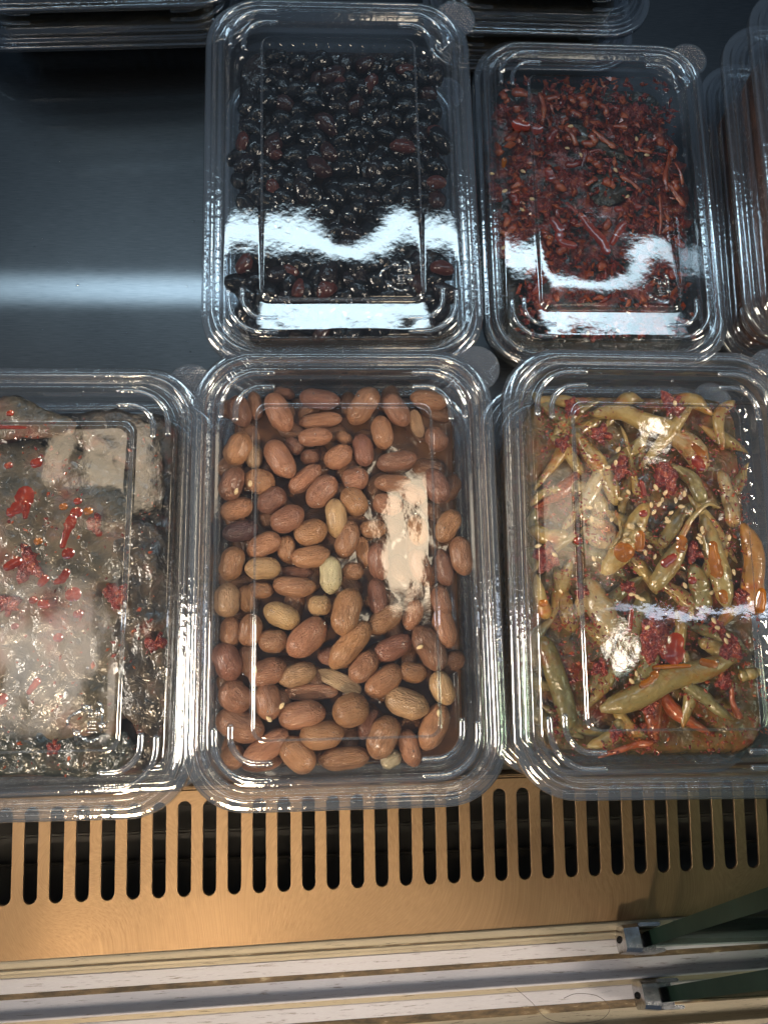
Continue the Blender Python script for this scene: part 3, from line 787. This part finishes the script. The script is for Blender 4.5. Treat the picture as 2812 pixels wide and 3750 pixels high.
def droplets(parent, n, seed, box, z, name='condensation', rmax=.0011, disp=flat_lid):
    rnd = random.Random(seed); bm = bmesh.new()
    for i in range(n):
        x, y = rnd.uniform(box[0], box[1]), rnd.uniform(box[2], box[3])
        r = rmax * (.25 + .75 * rnd.random() ** 3)
        mtx = Matrix.Translation((x, y, z)) @ Matrix.Diagonal((r, r * rnd.uniform(.8, 1.5), r * .55, 1))
        bmesh.ops.create_icosphere(bm, subdivisions=1, radius=1, matrix=mtx)
    o = obj(name, bm, M['drop'], parent); o['kind'] = 'stuff'
    return o
droplets(lid_bea, 420, 5, (-.044, .044, -.075, .060), PL - .0008)
droplets(lid_red, 160, 6, (-.044, .044, -.075, .050), PL - .0008)
droplets(lid_lef, 380, 7, (-.046, .046, -.078, .078), PL - .0008, rmax=.0009)
droplets(lid_pea, 160, 8, (-.046, .046, -.078, .078), PL - .0008, rmax=.0006)
droplets(lid_pep, 160, 9, (-.046, .046, -.078, .078), PL - .0008, rmax=.0007)

rf = random.Random(11); fb = bmesh.new()
for i in range(90):
    r = .0002 + .0007 * rf.random() ** 3
    bmesh.ops.create_icosphere(fb, subdivisions=1, radius=1, matrix=Matrix.Translation((rf.uniform(-.22, -.064), .118 + .20 * rf.random() ** 1.7, .0001)) @ Matrix.Diagonal((r, r, r * .6, 1)))
o = obj('water_drops', fb, M['drop']); o['kind'] = 'stuff'; o['label'] = 'tiny water drops on the steel floor'
# ------------------------------------------------------------------ smears stuck under the lids
def blob(path, rads, parent, cont, zl, mat, name='sauce_smear', seed=0, thick=.0005):
    """flat wet blot hanging on the underside of a lid; path in photo pixels"""
    wm = Matrix.Translation(Vector(cont[0])) @ Matrix.Rotation(math.radians(cont[1]), 4, 'Z')
    inv = wm.inverted()
    pts = [inv @ at(x, y, cont[0][2] + zl) for x, y in path]
    if len(pts) == 1: pts = [pts[0] - Vector((.0004, 0, 0)), pts[0] + Vector((.0004, .0002, 0))]; rads = [rads[0], rads[0]]
    n = 6 * (len(pts) - 1) if len(pts) > 2 else 5
    sp = smooth_path([(p.x, p.y, zl) for p in pts], n)
    px2m = (CAM_Z - cont[0][2] - zl) / 2700
    rr_ = []
    for i in range(n + 1):
        t = i / n * (len(rads) - 1); k = min(int(t), len(rads) - 2); t -= k
        rr_.append((rads[k] * (1 - t) + rads[k + 1] * t) * px2m * (1 + .35 * noise.noise(Vector((i * .9, seed * 3.1, 1)))))
    # outline around the path
    L_, R_ = [], []
    for i, p in enumerate(sp):
        t = sp[min(i + 1, n)] - sp[max(i - 1, 0)]; t.normalize()
        s = Vector((-t.y, t.x, 0)); L_.append(p + s * rr_[i]); R_.append(p - s * rr_[i] * (1 + .3 * noise.noise(Vector((i * .8, seed, 7)))))
    t0 = (sp[0] - sp[1]).normalized(); t1 = (sp[-1] - sp[-2]).normalized()
    def capp(c, t, r, s): return [c + (t * math.cos(a) + Vector((-t.y, t.x, 0)) * math.sin(a)) * r for a in s]
    cap1 = capp(sp[-1], t1, rr_[-1], [math.radians(a) for a in (60, 30, 0, -30, -60)])
    cap0 = capp(sp[0], t0, rr_[0], [math.radians(a) for a in (60, 30, 0, -30, -60)])
    outl = L_ + cap1 + R_[::-1] + cap0
    bm = bmesh.new()
    c0 = [bm.verts.new(p) for p in outl]
    cen = [sp[min(range(len(sp)), key=lambda k: (sp[k] - p).length)] for p in outl]
    c1 = [bm.verts.new(p * .45 + q * .55 - Vector((0, 0, thick))) for p, q in zip(outl, cen)]
    n2 = len(outl)
    for i in range(n2): bm.faces.new((c0[i], c0[(i + 1) % n2], c1[(i + 1) % n2], c1[i]))
    bm.faces.new(c1)
    bmesh.ops.triangulate(bm, faces=[f for f in bm.faces if len(f.verts) > 4])
    o = obj(name, bm, mat, parent)
    return o
ZI = PAN - .0006
r3 = lambda x, y: (x / 1.2288, 1250 + y / 1.2288)
r5 = lambda x, y: (1750 + x / 1.2288, 1200 + y / 1.2288)
r2 = lambda x, y: (1406 + x / 1.18, y / 1.18)
sid = 0
for mat_, pts, rad in (('smear', [(115, 690), (100, 730), (50, 770)], [34, 30, 16]), ('smear', [(120, 740), (115, 790)], [16, 9]), ('smear', [(45, 325)], [11]), ('smear', [(165, 548)], [17]),
        ('smear', [(325, 800), (305, 850), (283, 920)], [20, 16, 9]), ('smear', [(345, 772)], [18]), ('oil', [(398, 765)], [13]), ('smear', [(352, 720)], [12]), ('oil', [(287, 745)], [13]),
        ('smear', [(310, 955)], [21]), ('smear', [(80, 990), (35, 1015)], [18, 16]), ('smear', [(300, 1040), (280, 1070), (250, 1085)], [15, 15, 9]), ('smear', [(205, 1068), (185, 1090)], [14, 13]),
        ('smear', [(330, 1140)], [24]), ('smear', [(150, 1165)], [14]), ('smear', [(190, 1180), (215, 1190)], [17, 12]), ('smear', [(352, 1228)], [15]), ('smear', [(262, 1335)], [15]),
        ('smear', [(170, 1530), (130, 1580)], [13, 8]), ('smear', [(10, 1610)], [20]), ('smear', [(0, 385), (120, 388)], [9, 5]), ('smear', [(40, 560)], [12]), ('smear', [(70, 1283)], [11]), ('oil', [(175, 900)], [12])):
    sid += 1; blob([r3(*p) for p in pts], rad, lid_lef, CONT['left'], ZI, M[mat_], seed=sid)
for mat_, pts, rad in (('oil', [(730, 930), (725, 990)], [17, 19]), ('oil', [(915, 960), (910, 990)], [20, 18]), ('smear', [(880, 1030), (840, 1060)], [14, 15]), ('oil', [(1055, 980), (1065, 1060), (1075, 1100)], [17, 24, 26]),
        ('smear', [(963, 1138)], [14]), ('oil', [(1100, 1200), (1105, 1225)], [19, 17]), ('oil', [(1275, 1190), (1265, 1260)], [17, 24]), ('smear', [(890, 1410), (880, 1470)], [30, 40]), ('oil', [(790, 1530), (860, 1525), (950, 1522)], [8, 8, 7]),
        ('oil', [(795, 1560), (770, 1590), (735, 1610)], [14, 13, 14]), ('oil', [(1010, 1505), (1060, 1515)], [15, 15]), ('oil', [(293, 1240)], [12]), ('smear', [(450, 960)], [15]), ('smear', [(985, 600), (1000, 625)], [24, 18]),
        ('smear', [(735, 700), (745, 745)], [10, 12]), ('smear', [(520, 490)], [9]), ('smear', [(552, 512)], [9]), ('oil', [(545, 628)], [10]), ('oil', [(970, 530), (1005, 570)], [13, 17]), ('smear', [(690, 1270), (680, 1360)], [8, 10]), ('oil', [(660, 1010)], [34]), ('smear', [(742, 838)], [14])):
    sid += 1; blob([r5(*p) for p in pts], rad, lid_pep, CONT['pepper'], ZI, M[mat_], seed=sid)
for mat_, pts, rad in (('smear', [(730, 950), (755, 990), (760, 1040), (815, 1060)], [16, 22, 14, 18]), ('smear', [(850, 930), (890, 985), (940, 1040), (960, 1085)], [12, 18, 22, 18]), ('smear', [(985, 1050), (1020, 985), (1035, 965)], [12, 18, 12]),
        ('smear', [(790, 880), (830, 915)], [8, 8]), ('smear', [(1085, 1025)], [8]), ('smear', [(710, 740), (715, 770)], [20, 14]), ('oil', [(520, 690), (515, 720)], [11, 8]), ('smear', [(740, 565), (715, 605)], [12, 14]), ('smear', [(660, 560)], [22]),
        ('smear', [(580, 540), (610, 545)], [30, 18]), ('smear', [(1095, 895)], [14]), ('smear', [(1165, 910)], [9]), ('smear', [(1010, 905)], [14]), ('oil', [(710, 1025)], [7])):
    sid += 1; blob([r2(*p) for p in pts], rad, lid_red, CONT['red'], ZI, M[mat_], seed=sid)

# ------------------------------------------------------------------ green chili peppers
PEP = [
 ([(440, 470), (520, 590), (590, 700), (620, 800)], [30, 48, 46, 26], 0, 2), ([(640, 440), (680, 560), (700, 680), (720, 760)], [8, 11, 20, 30], 0, 2), ([(760, 780), (700, 900), (640, 1010), (560, 1110)], [30, 58, 62, 42], 0, 3),
 ([(935, 800), (880, 890), (820, 990)], [26, 38, 30], 1, 3), ([(930, 950), (860, 1070), (780, 1180)], [34, 54, 40], 1, 4), ([(1010, 840), (1050, 980), (1090, 1120), (1120, 1260)], [34, 56, 58, 40], 1, 3),
 ([(950, 1060), (1000, 1180), (1010, 1310)], [36, 58, 44], 2, 2), ([(1190, 880), (1240, 1020), (1235, 1180), (1255, 1290)], [34, 58, 60, 50], 3, 3), ([(235, 900), (320, 945), (410, 930)], [34, 48, 36], 0, 2), ([(235, 800), (290, 745), (370, 725)], [16, 24, 22], 0, 2),
 ([(262, 1110), (275, 1200), (310, 1310)], [14, 34, 40], 0, 3), ([(290, 1390), (340, 1540), (390, 1690), (410, 1810)], [48, 56, 52, 40], 2, 3), ([(890, 1270), (910, 1370), (880, 1480)], [12, 30, 44], 0, 4),
 ([(1170, 1480), (1010, 1540), (860, 1580), (720, 1660), (550, 1720)], [30, 56, 62, 64, 44], 1, 3), ([(900, 1580), (1000, 1650), (1080, 1720), (1150, 1765)], [34, 36, 28, 12], 2, 3), ([(640, 1760), (600, 1840), (490, 1885)], [30, 38, 22], 1, 2),
 ([(800, 1640), (785, 1750), (790, 1870)], [34, 46, 26], 4, 2), ([(540, 1935), (680, 1885), (790, 1865)], [10, 16, 20], 4, 3), ([(500, 390), (640, 380), (770, 430), (910, 450)], [26, 48, 54, 36], 0, 2), ([(870, 620), (960, 680), (1010, 790)], [18, 36, 40], 2, 3),
 ([(900, 970), (960, 860), (1030, 795), (1090, 810)], [20, 14, 11, 10], 1, 5), ([(860, 470), (970, 550), (1010, 650)], [50, 66, 48], 5, 2), ([(320, 470), (400, 560), (470, 660)], [18, 34, 30], 0, 1), ([(240, 290), (340, 380), (430, 430)], [20, 40, 40], 2, 1),
 ([(1090, 640), (1130, 780), (1150, 900)], [30, 42, 40], 5, 2), ([(480, 1130), (550, 1260), (600, 1400)], [48, 72, 60], 5, 2), ([(640, 1460), (560, 1560), (510, 1650)], [38, 52, 40], 2, 1), ([(1170, 1570), (1275, 1545)], [30, 20], 1, 3),
 ([(990, 1410), (1090, 1450), (1170, 1500)], [30, 46, 40], 0, 2), ([(400, 700), (510, 760), (560, 860)], [40, 58, 46], 5, 1), ([(235, 990), (265, 1090)], [34, 30], 2, 1), ([(760, 1190), (700, 1350), (640, 1480)], [40, 60, 44], 2, 1), ([(1135, 1610), (1150, 1700), (1180, 1760)], [10, 16, 22], 4, 2),
 ([(350, 1080), (390, 1250), (430, 1370)], [30, 46, 40], 0, 1), ([(470, 900), (560, 960), (640, 930)], [36, 54, 40], 5, 1), ([(620, 820), (640, 920), (590, 1000)], [12, 9, 8], 1, 4)]
rq = random.Random(77)
for _r in range(9):
    for _c in range(5):
        _x = 310 + _c * 195 + rq.uniform(-70, 70); _y = 350 + _r * 175 + rq.uniform(-50, 50)
        if _x > 1000 and _y > 1550: continue
        _a = rq.choice([rq.uniform(.3, 1.0), rq.uniform(1.5, 2.6)]); _l = rq.uniform(130, 200)
        _b = rq.uniform(-60, 60)
        _cl = lambda p: (min(1215, max(250, p[0])), min(1850, max(330, p[1])))
        PEP.append(([_cl(q) for q in [(_x - _l * math.cos(_a), _y - _l * math.sin(_a)), (_x + _b, _y), (_x + _l * math.cos(_a), _y + _l * math.sin(_a))]], [rq.uniform(10, 24), rq.uniform(34, 46), rq.uniform(8, 20)], rq.choice([0, 0, 1, 1, 2, 2, 4, 5]), rq.choice([0, 1, 1, 2])))
PCOL = [(.40, .285, .10), (.33, .25, .095), (.22, .185, .075), (.50, .24, .055), (.36, .09, .03), (.44, .34, .18)]
PNAM = ['yellow-green', 'olive green', 'dark olive', 'amber', 'reddish orange', 'pale green']
peps = []
for i, (pts, rad, cl, lay) in enumerate(PEP):
    zc = PZ - .0165 + lay * .0026
    w = [at(*r5(*p), zc) for p in pts]
    base = sum(w, Vector()) / len(w)
    if len(w) == 2: w = [w[0], (w[0] + w[1]) / 2, w[1]]; rad = [rad[0], max(rad), rad[1]]
    n = 18
    sp = smooth_path([p - base for p in w], n)
    sc = (CAM_Z - zc) / 2700 / 1.2288
    rs = []
    for k in range(n + 1):
        t = k / n * (len(rad) - 1); j = min(int(t), len(rad) - 2); t -= j; t = t * t * (3 - 2 * t)
        e = min(1, math.sqrt(min(k + .25, n - k + .25) / 2.2))
        rs.append((rad[j] * (1 - t) + rad[j + 1] * t) * sc * .88 * e * (1 + .10 * noise.noise(Vector((k * .5, i * 2.2, 0)))))
    for k in range(n + 1): sp[k].z += .0012 * noise.noise(Vector((k * .22, i * 5.1, 4)))
    bm = bmesh.new(); tube(bm, sp, rs, 14, .80)
    for v in bm.verts: v.co += Vector((0, 0, 1)) * .0005 * noise.noise(v.co * 260 + Vector((i, 0, 0)))
    o = obj('chili_pepper', bm, M['pepper']); o.location = base
    j = random.uniform(.85, 1.15); o.color = (*[min(1, c * j) for c in PCOL[cl]], 1)
    o['tone'] = PNAM[cl]; o['category'] = 'chili pepper'; o['group'] = 'seasoned chili peppers in the front right container'
    peps.append(o)
place_labels(peps, 9, lambda o, r, i: f"{o['tone']} seasoned chili pepper, {i} from left in the {r} row from the top")
for o in peps: del o['tone']
s_ = mound('chili_juice', CONT['pepper'][0], -.95, -.0160, .0030, 33, M['pep_base'], scale=70, inset=.0150)
s_['label'] = 'brown juice and sauce under the chili peppers'

# lumps of red seasoning
def clump(px, rpx, z, seed, conv, label, mat='paste', n=26, group='lumps of red seasoning', flat=.45, scl=1.2288):
    c = at(*conv(*px), z); rnd = random.Random(seed); bm = bmesh.new()
    R0 = rpx * .85 * (CAM_Z - z) / 2700 / scl
    rings = []
    for j in range(7):
        t = 1 - j / 7; vs = []
        for k in range(26):
            an = 2 * math.pi * k / 26
            ol = 1 + .9 * noise.noise(Vector((math.cos(an) * 1.3, math.sin(an) * 1.3, seed * 1.7))) + .45 * noise.noise(Vector((math.cos(an) * 4, math.sin(an) * 4, seed)))
            x, y = R0 * t * ol * math.cos(an), R0 * t * ol * 1.15 * math.sin(an)
            g = noise.noise(Vector((x * 700, y * 700, seed))) + .7 * noise.noise(Vector((x * 1500, y * 1500, seed)))
            z_ = R0 * flat * .5 * (1 - t * t) + .0012 * g - .0012 * (t > .95)
            vs.append(bm.verts.new((x, y, z_)))
        rings.append(vs)
    for A, B in zip(rings, rings[1:]):
        for k in range(26): bm.faces.new((A[k], A[(k + 1) % 26], B[(k + 1) % 26], B[k]))
    bm.faces.new(rings[-1])
    o = obj('seasoning_clump', bm, M[mat]); o.location = c
    tag(o, label, 'seasoning', group)
    return o
for i, (x, y, r, lab) in enumerate(((640, 630, 55, 'upper middle, beside a yellow-green pepper'), (840, 690, 80, 'upper right middle, under sesame seeds'), (975, 1010, 42, 'between two olive peppers at right'),
      (310, 1030, 60, 'at the left edge halfway down'), (800, 1390, 85, 'large, in the lower middle'), (1135, 1430, 52, 'lower right near the panel edge'), (770, 1690, 48, 'bottom middle on a reddish pepper'),
      (420, 350, 48, 'top left corner'), (880, 350, 60, 'along the top edge at right'), (560, 1530, 40, 'lower left of the middle'), (1085, 1345, 40, 'right, under three sesame seeds'), (560, 480, 45, 'near the top left of the panel'),
      (385, 520, 40, 'upper left, outside the panel'), (470, 1180, 38, 'left of middle'), (620, 1830, 34, 'bottom left near the rim'), (1110, 1590, 36, 'bottom right'), (690, 1180, 36, 'centre, below sesame seeds'), (1190, 1210, 34, 'right edge, beside an amber pepper'))):
    clump((x, y), r, PZ - .0085 + (i % 3) * .0008, 50 + i, r5, 'red seasoning lump among chili peppers, ' + lab, n=34)

def seed_mesh():
    bm = bmesh.new(); bmesh.ops.create_uvsphere(bm, u_segments=10, v_segments=7, radius=1)
    for v in bm.verts:
        x, y, z = v.co.z, v.co.x, v.co.y
        k = 1 - .35 * max(0, x); v.co = Vector((x * 1.6, y * k, z * .55 * k))
    me = bpy.data.meshes.new('sesame_seed'); bm.to_mesh(me); bm.free()
    for p in me.polygons: p.use_smooth = True
    me.materials.append(M['sesame']); return me
SEED = seed_mesh(); seeds = []
SP = [(798, 718), (842, 742), (828, 775), (815, 793), (868, 832), (850, 862), (852, 872), (778, 797), (790, 830), (926, 748), (957, 838), (888, 778), (915, 805), (676, 740), (630, 548), (618, 607), (583, 628), (692, 888), (678, 892), (665, 930), (655, 965),
      (690, 900), (670, 955), (1005, 905), (1010, 918), (998, 935), (990, 948), (1130, 945), (1000, 962), (752, 1012), (795, 1030), (772, 985), (730, 1075), (818, 1105), (795, 1145), (738, 1222), (715, 1210), (690, 1200), (1050, 1192), (1060, 1318), (1075, 1350),
      (1125, 1385), (1115, 1410), (270, 982), (345, 1022), (760, 1350), (712, 1556), (660, 1525), (500, 810), (512, 858), (600, 862), (885, 342), (690, 1590), (1150, 1100), (545, 1330), (640, 770), (725, 885), (740, 905), (520, 1040), (930, 1160)]
for x, y in SP:
    p = at(*r5(x, y), PZ - .0042)
    o = obj('sesame_seed', SEED, None); o.location = p; s = random.uniform(.00072, .00092); o.scale = (s, s, s)
    o.rotation_euler = (random.uniform(-.3, .3), random.uniform(-.3, .3), random.uniform(0, 6.28))
    o['category'] = 'sesame seed'; o['group'] = 'sesame seeds on the chili peppers'; seeds.append(o)
place_labels(seeds, 12, lambda o, r, i: f"sesame seed on the chili peppers, {i} from left in the {r} row from the top")
s2 = []
for x, y in ((1090, 1376), (412, 1700), (1175, 1672), (265, 675), (327, 640), (350, 1480), (470, 1640)):
    p = at(650 + x / 1.2288, 1250 + y / 1.2288, PZ - .0052)
    o = obj('sesame_seed', SEED, None); o.location = p; o.scale = (.0009,) * 3; o.rotation_euler = (0, 0, random.uniform(0, 6.28))
    o['category'] = 'sesame seed'; o['group'] = 'sesame seeds on the peanuts'; s2.append(o)
place_labels(s2, 7, lambda o, r, i: f"sesame seed stuck on a peanut, {r} such seed from the top")

# ------------------------------------------------------------------ leaves
def leaf(name, outline, conv, z, mat, label, cat='leaf', group=None, seed=0, amp=.0022, scale=85, n=26, curl=.002):
    """thin crumpled leaf with thickness and a raised midrib; outline in photo zoom pixels"""
    pts = [at(*conv(*p), z) for p in outline]
    c = sum(pts, Vector()) / len(pts)
    pts = [p - c for p in smooth_path(list(pts) + [pts[0]], len(pts) * 5)[:-1]]
    bm = bmesh.new(); rings = []
    J = 9
    for j in range(J):
        t = 1 - j / J
        vs = []
        for k, p in enumerate(pts):
            q = p * t
            jag = 1 + (.035 * math.sin(k * 2.4 + seed) if j == 0 else 0)
            q = q * jag
            q.z = amp * (noise.noise(Vector((q.x * scale, q.y * scale, seed))) + .5 * noise.noise(Vector((q.x * scale * 2.4, q.y * scale * 2.4, seed + 3)))) - curl * t ** 3
            vs.append(bm.verts.new(q))
        rings.append(vs)
    m_ = len(pts)
    for a, b in zip(rings, rings[1:]):
        for k in range(m_): bm.faces.new((a[k], a[(k + 1) % m_], b[(k + 1) % m_], b[k]))
    cv = bm.verts.new((0, 0, rings[-1][0].co.z))
    for k in range(m_): bm.faces.new((rings[-1][k], rings[-1][(k + 1) % m_], cv))
    o = obj(name, bm, M[mat]); o.location = c
    so = o.modifiers.new('thickness', 'SOLIDIFY'); so.thickness = .0005
    tag(o, label, cat, group)
    return o
LG = 'seasoned leaves in the left container'
leaf('perilla_leaf', [(-420, 480), (-100, 430), (250, 450), (500, 520), (600, 620), (600, 800), (560, 1000), (540, 1300), (560, 1600), (480, 1790), (200, 1820), (0, 1800), (-400, 1760), (-520, 1100)], r3, LZ - .0015, 'leaf_olive', 'large olive leaf pressed under the lid of the left container', group=LG, seed=2, amp=.0020, scale=80, curl=.007)
leaf('perilla_leaf', [(500, 860), (620, 780), (750, 880), (785, 1150), (780, 1450), (740, 1720), (620, 1760), (500, 1500), (500, 1100)], r3, LZ - .0050, 'leaf_brown', 'dark wrinkled leaf along the right wall of the left container', group=LG, seed=5, amp=.0034, scale=150)
leaf('perilla_leaf', [(-60, 270), (60, 235), (200, 300), (330, 350), (300, 420), (100, 430), (-60, 420)], r3, LZ - .0040, 'leaf_olive', 'small olive leaf at the top of the left container', group=LG, seed=7, amp=.0014)
leaf('perilla_leaf', [(300, 330), (520, 300), (660, 360), (720, 520), (730, 720), (600, 760), (450, 600), (330, 450)], r3, LZ - .0090, 'leaf_brown', 'amber brown leaf in the upper right corner of the left container', group=LG, seed=8, amp=.0018)
leaf('perilla_leaf', [(-200, 1690), (100, 1740), (380, 1770), (560, 1760), (600, 1880), (420, 1960), (100, 1950), (-200, 1940)], r3, LZ - .0075, 'leaf_dark', 'dark leaf edge along the bottom of the left container', group=LG, seed=9, amp=.0024, scale=110)
s_ = mound('leaf_juice', CONT['left'][0], -.2, -.0150, .0030, 61, M['leaf_brown'], scale=110, inset=.0150); s_['label'] = 'dark wet leaf pulp under the leaves'
for i, (x, y, r, lab) in enumerate(((430, 820, 42, 'upper, near the panel edge'), (520, 1150, 60, 'beside the panel edge halfway down'), (120, 1000, 70, 'at the middle of the panel'), (40, 1180, 50, 'at the left picture edge'), (700, 1360, 40, 'low by the right wall'), (240, 1830, 36, 'at the bottom edge'))):
    clump((x, y), r, LZ - .0005, 90 + i, r3, 'red seasoning smudge in the left leaf container, ' + lab, n=30, group='red smudges in the left container', flat=.2)
# strands of fine leaf veins, folded
RG = 'seasoned leaves in the back right container'
leaf('perilla_leaf', [(480, 420), (700, 400), (950, 420), (1160, 460), (1260, 640), (1320, 850), (1310, 1100), (1240, 1340), (900, 1420), (680, 1380), (600, 1200), (500, 1080), (455, 800), (460, 560)], r2, RZ_ - .0045, 'leaf_red', 'large dark crumpled leaf filling the back right container', group=RG, seed=12, amp=.0042, scale=95)
leaf('perilla_leaf', [(760, 520), (900, 540), (1060, 640), (1080, 700), (960, 660), (820, 600)], r2, RZ_ - .0010, 'leaf_dark', 'small black leaf fold near the top of the red-sauced container', group=RG, seed=13, amp=.0025, scale=150)
leaf('perilla_leaf', [(890, 760), (1000, 730), (1090, 800), (1000, 880), (900, 860)], r2, RZ_ - .0010, 'leaf_dark', 'small black leaf fold in the middle of the red-sauced container', group=RG, seed=14, amp=.0025, scale=150)
s_ = mound('leaf_juice', CONT['red'][0], -.1, -.0150, .0030, 62, M['leaf_dark'], scale=80, inset=.0150); s_['label'] = 'dark wet leaf pulp under the red-sauced leaves'
for i, (x, y, r, lab) in enumerate(((1080, 490, 75, 'at the upper right corner'), (520, 1010, 85, 'large, at the left wall'), (480, 830, 45, 'left wall, middle'), (600, 700, 60, 'upper left part'), (800, 780, 75, 'in the centre'), (1180, 720, 45, 'right, by carrot strips'),
      (900, 660, 55, 'above the centre'), (1150, 960, 40, 'right of the orange smear'), (690, 900, 50, 'left of centre'), (640, 1260, 45, 'lower left, inside the panel'), (760, 1420, 45, 'bottom left'), (920, 1440, 45, 'bottom middle'), (1160, 1380, 70, 'lower right corner'), (520, 470, 40, 'upper left corner'), (820, 430, 40, 'top middle'), (1000, 620, 40, 'beside the black leaf fold'), (640, 820, 45, 'beside an orange drop'))):
    clump((x, y), r, RZ_ - .0035 + (i % 3) * .0009, 120 + i, r2, 'dark red sauce lump in the back right container, ' + lab, n=34, group='red sauce lumps in the back right container', scl=1.18, flat=.3)
CAR = [([(1240, 660), (1215, 760), (1225, 830)], 13, 'upright at the right wall'), ([(1225, 790), (1270, 850), (1300, 895)], 15, 'slanting down at the right wall'), ([(1255, 700), (1290, 800)], 9, 'nearest the right wall'), ([(1190, 840), (1195, 940), (1190, 1010)], 9, 'hanging along the panel edge'),
       ([(670, 400), (690, 460), (685, 530)], 12, 'upright at the top edge'), ([(840, 410), (870, 470)], 22, 'broad, at the top edge'), ([(550, 400), (620, 410)], 22, 'in the top left corner'), ([(500, 400), (520, 430)], 20, 'leftmost at the top'), ([(1130, 580), (1100, 640), (1160, 660)], 11, 'bent, below the upper right lump'),
       ([(900, 560), (960, 610), (1000, 640)], 15, 'beside the black leaf fold'), ([(780, 540), (830, 630)], 14, 'above the centre'), ([(920, 770), (870, 800)], 12, 'in the centre'), ([(1020, 760), (1110, 830)], 13, 'right of the centre'), ([(700, 430), (760, 420)], 14, 'lying along the top edge')]
for i, (pts, r, lab) in enumerate(CAR):
    zc = RZ_ - .0004
    w = [at(*r2(*p), zc) for p in pts]; base = sum(w, Vector()) / len(w)
    if len(w) == 2: w = [w[0], (w[0] + w[1]) / 2 + Vector((.0006, .0004, .0005)), w[1]]
    sp = smooth_path([p - base for p in w], 10); sc = (CAM_Z - zc) / 2700 / 1.18
    rs = [r * sc * (1 + .6 * noise.noise(Vector((k * .6, i * 3.3, 0)))) * min(1, math.sqrt(min(k + .4, 10.4 - k) / 1.5)) for k in range(11)]
    bm = bmesh.new(); tube(bm, sp, rs, 7, .35)
    o = obj('carrot_strip', bm, M['carrot']); o.location = base
    tag(o, 'orange-red vegetable strip in the back right container, ' + lab, 'vegetable strip', 'orange strips in the back right container')
shreds = []
rs_ = random.Random(91)
for i in range(70):
    x, y = rs_.uniform(490, 1270), rs_.uniform(420, 1400)
    if x < 600 and y > 1150: continue
    zc = RZ_ - .0012 + rs_.uniform(-.001, .0012); a = rs_.uniform(0, 6.28); L_ = rs_.uniform(.002, .0055)
    base = at(*r2(x, y), zc)
    p0, p2 = Vector((math.cos(a), math.sin(a), 0)) * L_, Vector((math.cos(a + 2.6), math.sin(a + 2.6), 0)) * L_ * rs_.uniform(.5, 1)
    sp = smooth_path([p0, Vector((rs_.uniform(-.001, .001), rs_.uniform(-.001, .001), .0006)), p2], 8)
    r0_ = rs_.uniform(.0008, .0024)
    bm = bmesh.new(); tube(bm, sp, [r0_ * (1 + .7 * noise.noise(Vector((k * .7, i * 2.7, 0)))) * min(1, math.sqrt(min(k + .2, 8.2 - k) / 1.6)) for k in range(9)], 6, .4)
    o = obj('vegetable_shred', bm, M['carrot' if rs_.random() < .8 else 'smear']); o.location = base
    o['category'] = 'vegetable shred'; o['group'] = 'shreds in the back right container'; shreds.append(o)
place_labels(shreds, 11, lambda o, r, i: f"sauced red shred in the back right container, {i} from left in the {r} row")
s3 = []
for x, y in ((520, 825), (595, 905), (805, 545), (850, 670), (1135, 670), (790, 640), (1000, 735), (535, 1110), (515, 1070), (465, 750), (600, 740), (1010, 1430), (1090, 600), (640, 860), (1050, 850), (880, 1440)):
    p = at(*r2(x, y), RZ_ + .0028)
    o = obj('sesame_seed', SEED, None); o.location = p; s = random.uniform(.0008, .001); o.scale = (s, s, s); o.rotation_euler = (0, 0, random.uniform(0, 6.28))
    o['category'] = 'sesame seed'; o['group'] = 'sesame seeds in the back right container'; s3.append(o)
place_labels(s3, 8, lambda o, r, i: f"sesame seed on the dark leaves at back right, {i} from left in {r} row")
def flakes(name, cont, n, z, seed, label, box=(-.044, .044, -.074, .070), cols=('paste', 'carrot'), rmax=.0009):
    rnd = random.Random(seed); vs, fs, mi = [], [], []
    T = [(0, 0, 1), (1, 0, .1), (.2, 1, 0), (-1, .1, .1), (-.1, -1, 0), (0, 0, -1)]
    TF = [(0, 1, 2), (0, 2, 3), (0, 3, 4), (0, 4, 1), (5, 2, 1), (5, 3, 2), (5, 4, 3), (5, 1, 4)]
    for i in range(n):
        x, y = rnd.uniform(box[0], box[1]), rnd.uniform(box[2], box[3])
        if noise.noise(Vector((x * 60, y * 60, seed))) < rnd.uniform(-.35, .25): continue
        r = .00025 + (rmax - .00025) * rnd.random() ** 2
        mtx = Matrix.Translation((x, y, z + rnd.uniform(-.0025, .001))) @ Matrix.Rotation(rnd.uniform(0, 6), 4, Vector((rnd.random(), rnd.random(), 1)).normalized()) @ Matrix.Diagonal((r * 1.6, r * .9, r * .5, 1))
        k = len(vs); vs += [mtx @ Vector((a * rnd.uniform(.7, 1.2), b_ * rnd.uniform(.7, 1.2), c)) for a, b_, c in T]
        fs += [tuple(q + k for q in f) for f in TF]; mi += [int(rnd.random() < .4)] * len(TF)
    bm = bpy.data.meshes.new(name); bm.from_pydata(vs, [], fs); bm.materials.append(M[cols[0]]); bm.polygons.foreach_set('material_index', mi)
    o = obj(name, bm, M[cols[0]], smooth=False); o.data.materials.append(M[cols[1]])
    o.location = cont[0]; o.rotation_euler = (0, 0, math.radians(cont[1])); o['kind'] = 'stuff'; o['label'] = label
flakes('chili_flakes', CONT['pepper'], 7000, -.0078, 3, 'red chili flakes scattered over the green peppers')
flakes('chili_flakes', CONT['red'], 4200, -.0014, 4, 'red chili flakes scattered over the dark leaves', rmax=.0024)
flakes('chili_flakes', CONT['left'], 700, .0012, 5, 'red chili flakes scattered over the olive leaves')
print('objects', len(bpy.data.objects))
